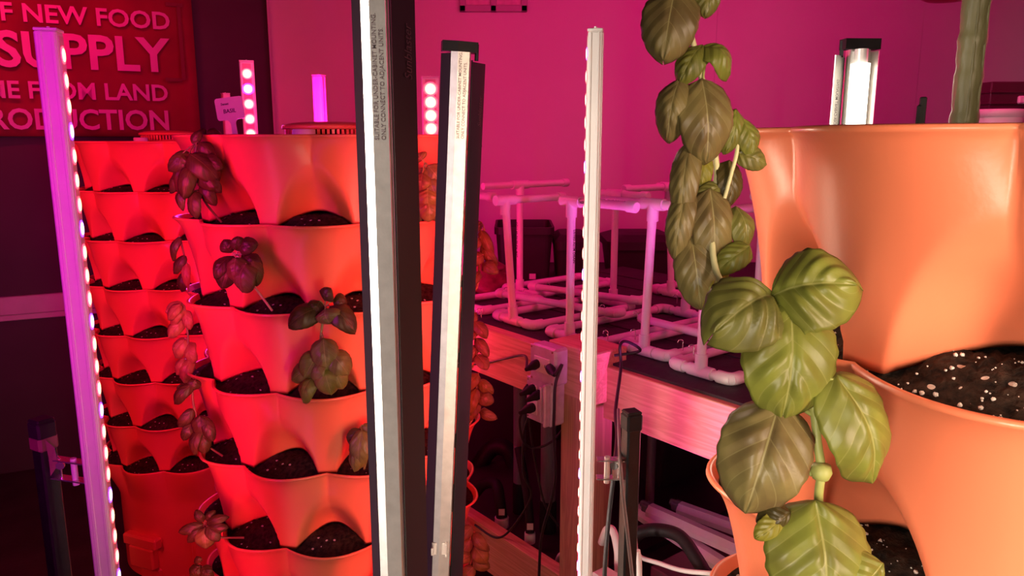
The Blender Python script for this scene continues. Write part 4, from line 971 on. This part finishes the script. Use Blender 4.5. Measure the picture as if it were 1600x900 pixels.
def hero():
    # --- big basil, rooted in the lower left-hand pocket of the near planter
    C, zt, a1 = TOWERS['R']
    root = tower_pt(C, 30, .285, zt-2*TT+.0)
    t = thing('basil_plant', 'big close-up basil plant with broad green leaves in the near planter', 'plant', root)
    D = lambda px, py, y: P(px, py, y)
    st = [root, D(1285,840,.425), D(1279,782,.408), D(1283,735,.405), D(1277,690,.408), D(1272,640,.412), D(1255,560,.418), D(1225,500,.424), D(1205,466,.43)]
    mb = cord('', st, .0026, n=10); obj('stem', mb, STEM, t)
    mb = MB(); q = D(1283,737,.402); mb.lathe([(.0005,-.005),(.0045,-.004),(.006,0),(.005,.004),(.0005,.005)], q, 14); obj('bud', mb, STEM, t)
    LV = [ # base(px,py,Y) tip(px,py,Y) width_px, mat, arch,cup,pucker,tipcurl,fold, normal
     ((1236,472,.420),(1226,657,.400),152, LEAFL, .16,.16,.045,.10,0,(-.10,-1,.25)),
     ((1218,628,.412),(1165,803,.392),150, LEAFO, .18,.20,.030,.12,0,(-.35,-1,.25)),
     ((1308,586,.405),(1372,757,.395),132, LEAFL, .18,.22,.035,.10,0,(.25,-1,.45)),
     ((1276,782,.398),(1292,965,.372),186, LEAFL, .12,.20,.035,.10,0,(0,-1,.35)),
     ((1205,462,.428),(1333,437,.405),146, LEAFL, .20,.22,.075,.22,0,(.12,-.85,.55)),
     ((1208,462,.430),(1126,505,.405),138, LEAFM, .24,.24,.085,.25,0,(-.30,-.85,.50)),
     ((1262,742,.404),(1240,722,.398),34, LEAFM, .2,.2,.04,.2,0,(-.2,-1,.5)),
     ((1225,805,.396),(1183,842,.390),40, LEAFY, .1,.2,.03,.1,0,(0,-1,.4)),
     ((1235,800,.396),(1190,822,.394),46, LEAFD, .2,.3,.03,.3,0,(0,-1,.2)),
     ((1380,880,.385),(1330,930,.375),90, LEAFL, .1,.2,.04,.2,0,(.2,-1,.3)),
    ]
    for i, (b, tp, wpx, mt, ar, cu, pu, tc, fo, nn) in enumerate(LV):
        mb = MB(); leaf_into(mb, D(*b), D(*tp), wpx*(b[2]+tp[2])/2/FPX, nn, ar, cu, pu, tc, fo, nu=34, nv=26, seed=i)
        solid(obj('leaf', mb, mt, t), .0005)
    for i, (a, b) in enumerate((((1272,648,.412),(1300,590,.405)), ((1272,650,.412),(1222,632,.412)), ((1282,737,.405),(1264,742,.404)))):
        mb = cord('', [D(*a), (D(*a)+D(*b))/2+V((0,0,.002)), D(*b)], .0014, n=8); obj('leaf_stalk', mb, STEM, t)
    # --- taller plant behind it, rooted in the same planter's upper side pocket
    root = tower_pt(C, 48, .292, zt-1*TT-.0)
    t = thing('basil_plant', 'tall leggy basil with drooping olive leaves rising past the top edge', 'plant', root)
    Yb = .47
    st = [root, D(1150,470,.45), D(1118,420,.47), D(1112,330,.49), D(1120,270,.50), D(1112,210,.505), D(1098,130,.505), D(1086,80,.505), D(1076,35,.505), D(1074,-30,.51)]
    mb = cord('', st, .0020, n=10); obj('stem', mb, STEMP, t)
    mb = cord('', [D(1132,310,.49), D(1143,270,.492), D(1152,232,.494), D(1150,185,.5)], .0013, n=8); obj('side_stem', mb, STEMP, t)
    mb = cord('', [D(1098,75,.503), D(1101,100,.502), D(1098,128,.498), D(1098,200,.494)], .0009, n=8); obj('side_stem', mb, STEM, t)
    UV_ = [
     ((1056,-22,.500),(1036,88,.485),86, LEAFO, .12,.22,.03,.12,0,(-.25,-1,.2)),
     ((1108,-34,.505),(1104,24,.500),40, LEAFM, .1,.2,.02,.1,0,(0,-1,.1)),
     ((1098,70,.503),(1062,124,.495),46, LEAFL, .18,.25,.06,.15,0,(-.3,-.9,.4)),
     ((1098,72,.503),(1146,108,.495),52, LEAFL, .28,.25,.06,.25,0,(.35,-.8,.55)),
     ((1062,122,.500),(1040,214,.490),54, LEAFO, .16,.28,.03,.2,0,(-.4,-1,.2)),
     ((1097,122,.497),(1107,252,.485),84, LEAFO, .14,.18,.045,.12,0,(0,-1,.25)),
     ((1150,170,.500),(1138,236,.490),36, LEAFL, .16,.25,.05,.15,0,(.1,-1,.3)),
     ((1157,184,.500),(1180,240,.492),42, LEAFL, .16,.22,.05,.15,0,(.3,-1,.35)),
     ((1152,238,.497),(1200,256,.495),38, LEAFM, .14,.2,.04,.15,0,(.1,-1,.2)),
     ((1078,220,.498),(1062,345,.485),46, LEAFO, .14,.28,.03,.12,0,(-.4,-1,.15)),
     ((1100,240,.502),(1092,300,.497),34, LEAFY, .1,.2,.03,.1,0,(-.2,-1,.2)),
     ((1140,250,.500),(1142,322,.492),44, LEAFD, .1,.2,.02,.1,0,(.2,-1,0)),
     ((1110,294,.490),(1116,425,.478),66, LEAFO, .12,.20,.045,.12,0,(0,-1,.2)),
     ((1150,322,.492),(1168,392,.482),44, LEAFM, .2,.25,.04,.2,0,(.3,-1,.3)),
     ((1074,292,.492),(1052,405,.482),44, LEAFO, .14,.25,.03,.1,0,(-.4,-1,.1)),
     ((1080,368,.486),(1096,484,.474),68, LEAFO, .14,.20,.05,.12,0,(-.2,-1,.15)),
     ((1172,384,.478),(1118,424,.472),44, LEAFL, .2,.2,.05,.1,0,(0,-.9,.5)),
     ((1130,400,.482),(1100,480,.474),40, LEAFY, .1,.2,.04,.1,0,(0,-1,.1)),
     ((1128,290,.496),(1084,312,.492),30, LEAFM, .15,.2,.03,.1,0,(-.2,-1,.3)),
    ]
    for i, (b, tp, wpx, mt, ar, cu, pu, tc, fo, nn) in enumerate(UV_):
        mb = MB(); leaf_into(mb, D(*b), D(*tp), wpx*(b[2]+tp[2])/2/FPX, nn, ar, cu, pu, tc, fo, nu=24, nv=18, seed=40+i)
        solid(obj('leaf', mb, mt, t), .0005)
hero()

def small_plant(label, key, al, row, leaves, Yoff, stem_px, mats, stemmat=STEMD, rroot=.272, seed=0, pucker=.06):
    """basil rooted in the pocket of a tower at angle al below tier 'row'; leaves given as seen: base, tip, width, lean"""
    C, zt, a1 = TOWERS[key]
    root = tower_pt(C, al, rroot, zt-row*TT+.004)
    t = thing('basil_plant', label, 'plant', root, 'basil plants in the middle planter')
    rnd = random.Random(seed)
    Y0 = root.y
    st = [root] + [P(px, py, Y0+dy) for (px, py, dy) in stem_px]
    mb = cord('', st, .0022, n=8, sub=6)
    by_m = {}
    fol = MB()
    for i, (bx, by_, tx, ty, wpx, dyb, dyt, mi) in enumerate(leaves):
        b, tp = P(bx, by_, Y0+Yoff+dyb), P(tx, ty, Y0+Yoff+dyt)
        nn = V((rnd.uniform(-.45,.45), -1, rnd.uniform(.1,.6)))
        leaf_into(fol, b, tp, wpx*(Y0+Yoff)/FPX, nn, rnd.uniform(.10,.24), rnd.uniform(.15,.3), pucker, rnd.uniform(.05,.3), 0, nu=16, nv=12, mi=mi, seed=seed*31+i)
        # short stalk to the nearest stem point
        q = min((V(s) for s in st), key=lambda s: (s-b).length)
        mb.tube([q, (q+b)/2 + V((0,0,.002)), b], .0011, 6)
    obj('stem', mb, stemmat, t)
    solid(obj('foliage', fol, mats, t), .0005)
    return t
DM = [LEAFD, LEAFM, LEAFL, LEAFY, LEAFDRY]
def cluster(cx, cy, w_, h_, n, lw, ll, seed, mi=(0,0,1)):
    """leaf list filling a box seen at cx,cy: tips point outward and down from a central stem"""
    rnd = random.Random(seed); out = []
    for i in range(n):
        s = (i+.5)/n; by_ = cy - h_/2 + h_*s*.82; sg = 1 if i % 2 else -1
        bx = cx + rnd.uniform(-.08,.08)*w_
        a = rnd.uniform(.2, 1.25); l = ll*rnd.uniform(.8,1.15)
        tx = bx + sg*l*math.cos(a); ty = by_ + l*math.sin(a)*rnd.uniform(.5,1.0)
        tx = max(cx-w_/2, min(cx+w_/2, tx)); ty = min(cy+h_/2, ty)
        out.append((bx, by_, tx, ty, lw*rnd.uniform(.8,1.15), rnd.uniform(-.02,.01), rnd.uniform(-.035,-.005), rnd.choice(mi)))
    return out
# 1 dark plant, upper left of the middle planter
small_plant('dark-leaved basil hanging over the top left pocket of the middle planter', 'M', 46, 1,
  [(300,250,272,300,30,0,-.02,0),(312,245,345,262,28,0,-.02,0),(300,240,262,265,26,0,-.02,0),(302,255,286,310,28,-.01,-.03,0),(316,255,340,300,30,0,-.02,0),(310,268,332,292,32,-.01,-.03,0),
   (292,262,262,300,22,0,-.01,0),(304,298,302,340,28,-.015,-.03,0),(296,240,340,275,42,-.02,-.03,0),(310,222,332,240,22,0,-.01,0),(318,280,330,318,26,0,-.02,0),(300,225,312,205,16,0,0,0),(288,290,280,326,20,0,-.02,0),(285,240,276,258,26,-.01,-.02,0)],
  -.03, [(322,318,-.02),(316,300,-.03),(306,270,-.03),(306,225,-.03)], DM, seed=1, pucker=.03)
# 2 row-two plant
small_plant('dark basil with puckered rosette leaves on the middle planter\'s second tier', 'M', 24.5, 2,
  [(365,400,345,450,36,0,-.02,0),(378,398,402,420,34,0,-.02,0),(362,395,350,378,26,0,-.01,0),(372,388,398,380,30,0,-.01,0),(360,400,332,432,28,0,-.02,0),(372,392,372,372,26,0,-.01,0),(368,402,368,444,38,-.02,-.03,1),(384,412,372,456,46,-.025,-.035,1),(392,405,400,440,30,-.01,-.03,1)],
  -.035, [(405,458,-.02),(398,448,-.03),(385,420,-.035),(370,398,-.03)], DM, STEMP, seed=2, pucker=.08)
# 3 row-three plant
small_plant('large basil with purple and green leaves across the middle planter\'s third tier', 'M', 5, 3,
  [(500,480,450,505,42,0,-.03,0),(508,470,512,452,28,0,-.01,0),(515,478,552,512,40,0,-.03,0),(508,482,512,505,44,-.02,-.03,1),(500,470,490,490,30,0,-.01,0),(520,470,540,470,28,0,0,0),
   (505,528,510,580,44,-.015,-.03,1),(498,550,475,590,40,-.01,-.03,1),(515,550,545,585,42,-.01,-.02,1),(494,570,455,592,34,0,-.02,1),(505,572,518,618,40,-.02,-.03,2),(492,585,470,628,32,-.01,-.03,2),(520,572,535,608,34,-.01,-.02,2),(500,565,492,600,30,-.02,-.03,1)],
  -.04, [(500,590,-.03),(500,560,-.04),(502,520,-.045),(508,480,-.04)], DM, STEM, seed=3, pucker=.06)
# 4 shrivelled plant hanging at the left silhouette
small_plant('shrivelled orange-lit basil hanging down the left side of the middle planter', 'M', 78.5, 3,
  [(288,478,258,488,24,0,-.01,4),(285,480,266,510,20,0,-.01,4),(290,485,296,515,18,0,-.01,4),(286,500,262,528,22,0,-.01,4),(290,530,268,560,26,0,0,4),(295,535,300,568,26,0,-.01,4),(298,560,285,600,24,0,-.01,4),(288,560,272,585,18,0,-.01,4),(282,475,262,500,18,-.01,-.02,4)],
  -.01, [(292,560,-.01),(294,530,-.01),(290,500,-.01),(288,478,-.01)], DM, STEMD, rroot=.29, seed=4, pucker=.12)
# 5 dark plant left pocket of tier four
small_plant('dark drooping basil at the left pocket of the middle planter\'s fourth tier', 'M', 58, 4,
  [(300,600,268,632,22,0,-.01,0),(305,595,300,612,22,0,0,0),(302,640,278,670,20,0,-.01,0),(312,650,316,685,32,-.01,-.02,0),(300,660,285,690,18,0,-.01,0),(312,670,302,712,20,-.01,-.02,0),(318,678,320,710,24,-.01,-.02,0),(290,602,276,616,16,0,0,0),(322,655,332,690,20,-.01,-.02,0)],
  -.02, [(318,690,-.01),(310,660,-.015),(302,630,-.015),(300,598,-.015)], DM, seed=5, pucker=.04)
# 6 small spread plant, tier five
small_plant('small dark basil spreading over the left pocket of the middle planter\'s fifth tier', 'M', 46, 5,
  [(318,820,278,832,18,0,-.01,0),(318,822,292,848,18,0,-.02,0),(322,818,352,808,18,0,-.01,0),(322,822,352,826,20,0,-.02,0),(320,825,322,858,34,-.01,-.02,1),(324,822,342,845,22,-.01,-.02,0),(318,815,305,798,16,0,0,0),(322,812,334,800,14,0,0,0)],
  -.03, [(325,838,-.02),(320,822,-.03)], DM, seed=6, pucker=.05)
# 7 beside the big fixture, tier four
small_plant('basil tucked against the big fixture\'s left edge on the middle planter', 'M', -8, 4,
  [(562,670,548,700,30,0,-.01,0),(565,672,560,735,34,-.01,-.02,1),(560,690,552,738,26,-.01,-.02,1),(568,664,582,690,28,0,0,1)], -.035, [(572,715,-.02),(566,690,-.03),(563,668,-.03)], DM, STEM, seed=7)
# 8 pale plant between the two fixtures, top tier
small_plant('pale rosette basil seen between the two metal fixtures on the top tier', 'M', -34, 1,
  [(665,262,650,292,34,0,-.01,1),(668,258,690,285,34,0,-.01,1),(660,250,652,240,26,0,0,1),(670,280,690,320,40,-.01,-.02,1),(662,300,652,335,34,0,-.02,1),(668,295,668,328,40,-.02,-.03,2),(676,310,690,345,36,-.01,-.02,1),(656,312,648,345,26,0,-.01,1),(660,270,656,300,30,-.01,-.02,1),(668,310,672,345,34,-.02,-.03,1)],
  -.03, [(665,335,-.01),(664,300,-.02),(664,255,-.02)], DM, STEM, seed=8, pucker=.09)
# right silhouette plants
small_plant('basil arching out at the right side of the middle planter, uppermost there', 'M', -72, 2,
  cluster(752,395,44,110,7,21,50,9,(0,1,1)), -.02, [(745,450,0),(750,400,0),(757,358,0)], DM, STEM, rroot=.285, seed=9, pucker=.1)
small_plant('basil at the right side of the middle planter level with the beam', 'M', -66, 3,
  cluster(744,530,36,95,6,20,46,10,(1,1,2)), -.02, [(738,575,0),(742,540,0),(744,490,0)], DM, STEM, rroot=.285, seed=10, pucker=.1)
small_plant('basil at the right side of the middle planter below the beam', 'M', -72, 4,
  cluster(748,620,46,85,6,23,46,11,(1,1,2)), -.02, [(740,650,0),(744,620,0),(746,588,0)], DM, STEM, rroot=.285, seed=11, pucker=.08)
small_plant('lowest basil at the right side of the middle planter, bottom edge', 'M', -58, 6,
  cluster(738,862,46,90,7,25,48,12,(1,1,2)), -.03, [(730,900,0),(736,860,0),(738,828,0)], DM, STEM, rroot=.285, seed=12, pucker=.1)
small_plant('small curled basil on the left side of the middle planter below the first lip', 'M', 84, 2,
  [(280,370,268,408,16,0,0,0),(288,400,270,428,18,0,0,0),(290,425,280,458,18,0,0,0),(292,410,290,450,14,0,-.01,4)], -.01, [(292,440,0),(290,410,0),(282,375,0)], DM, rroot=.29, seed=13, pucker=.06)
small_plant('single basil leaf sprig between the two metal fixtures, above the short post', 'M', -29.5, 5,
  [(662,760,676,782,30,0,-.01,2),(662,765,650,785,26,0,0,1)], -.02, [(660,775,0),(662,762,0)], DM, STEM, seed=14)
small_plant('pinkish basil tuft on the top soil of the middle planter at its left rim', 'M', 60, 0,
  [(320,214,305,206,22,0,0,0),(322,212,340,204,26,0,0,0),(325,214,342,216,22,0,0,0),(318,215,302,214,18,0,0,0)], .02, [(320,220,.01),(322,212,.015)], DM, rroot=.21, seed=15, pucker=.12)
small_plant('basil tuft at the bottom edge of the left side of the middle planter', 'M', 66, 6,
  [(312,885,296,900,22,0,-.01,0),(316,885,330,905,22,0,-.01,0),(312,880,305,872,16,0,0,0)], -.02, [(316,905,0),(314,886,0)], DM, seed=16, rroot=.28)
small_plant('tiny sprig at the right end of the middle planter\'s top rim', 'M', -62, 0,
  [(745,232,752,226,8,0,0,1),(746,236,750,246,8,0,0,1)], .0, [(744,240,0),(746,230,0)], DM, STEM, rroot=.25, seed=17)
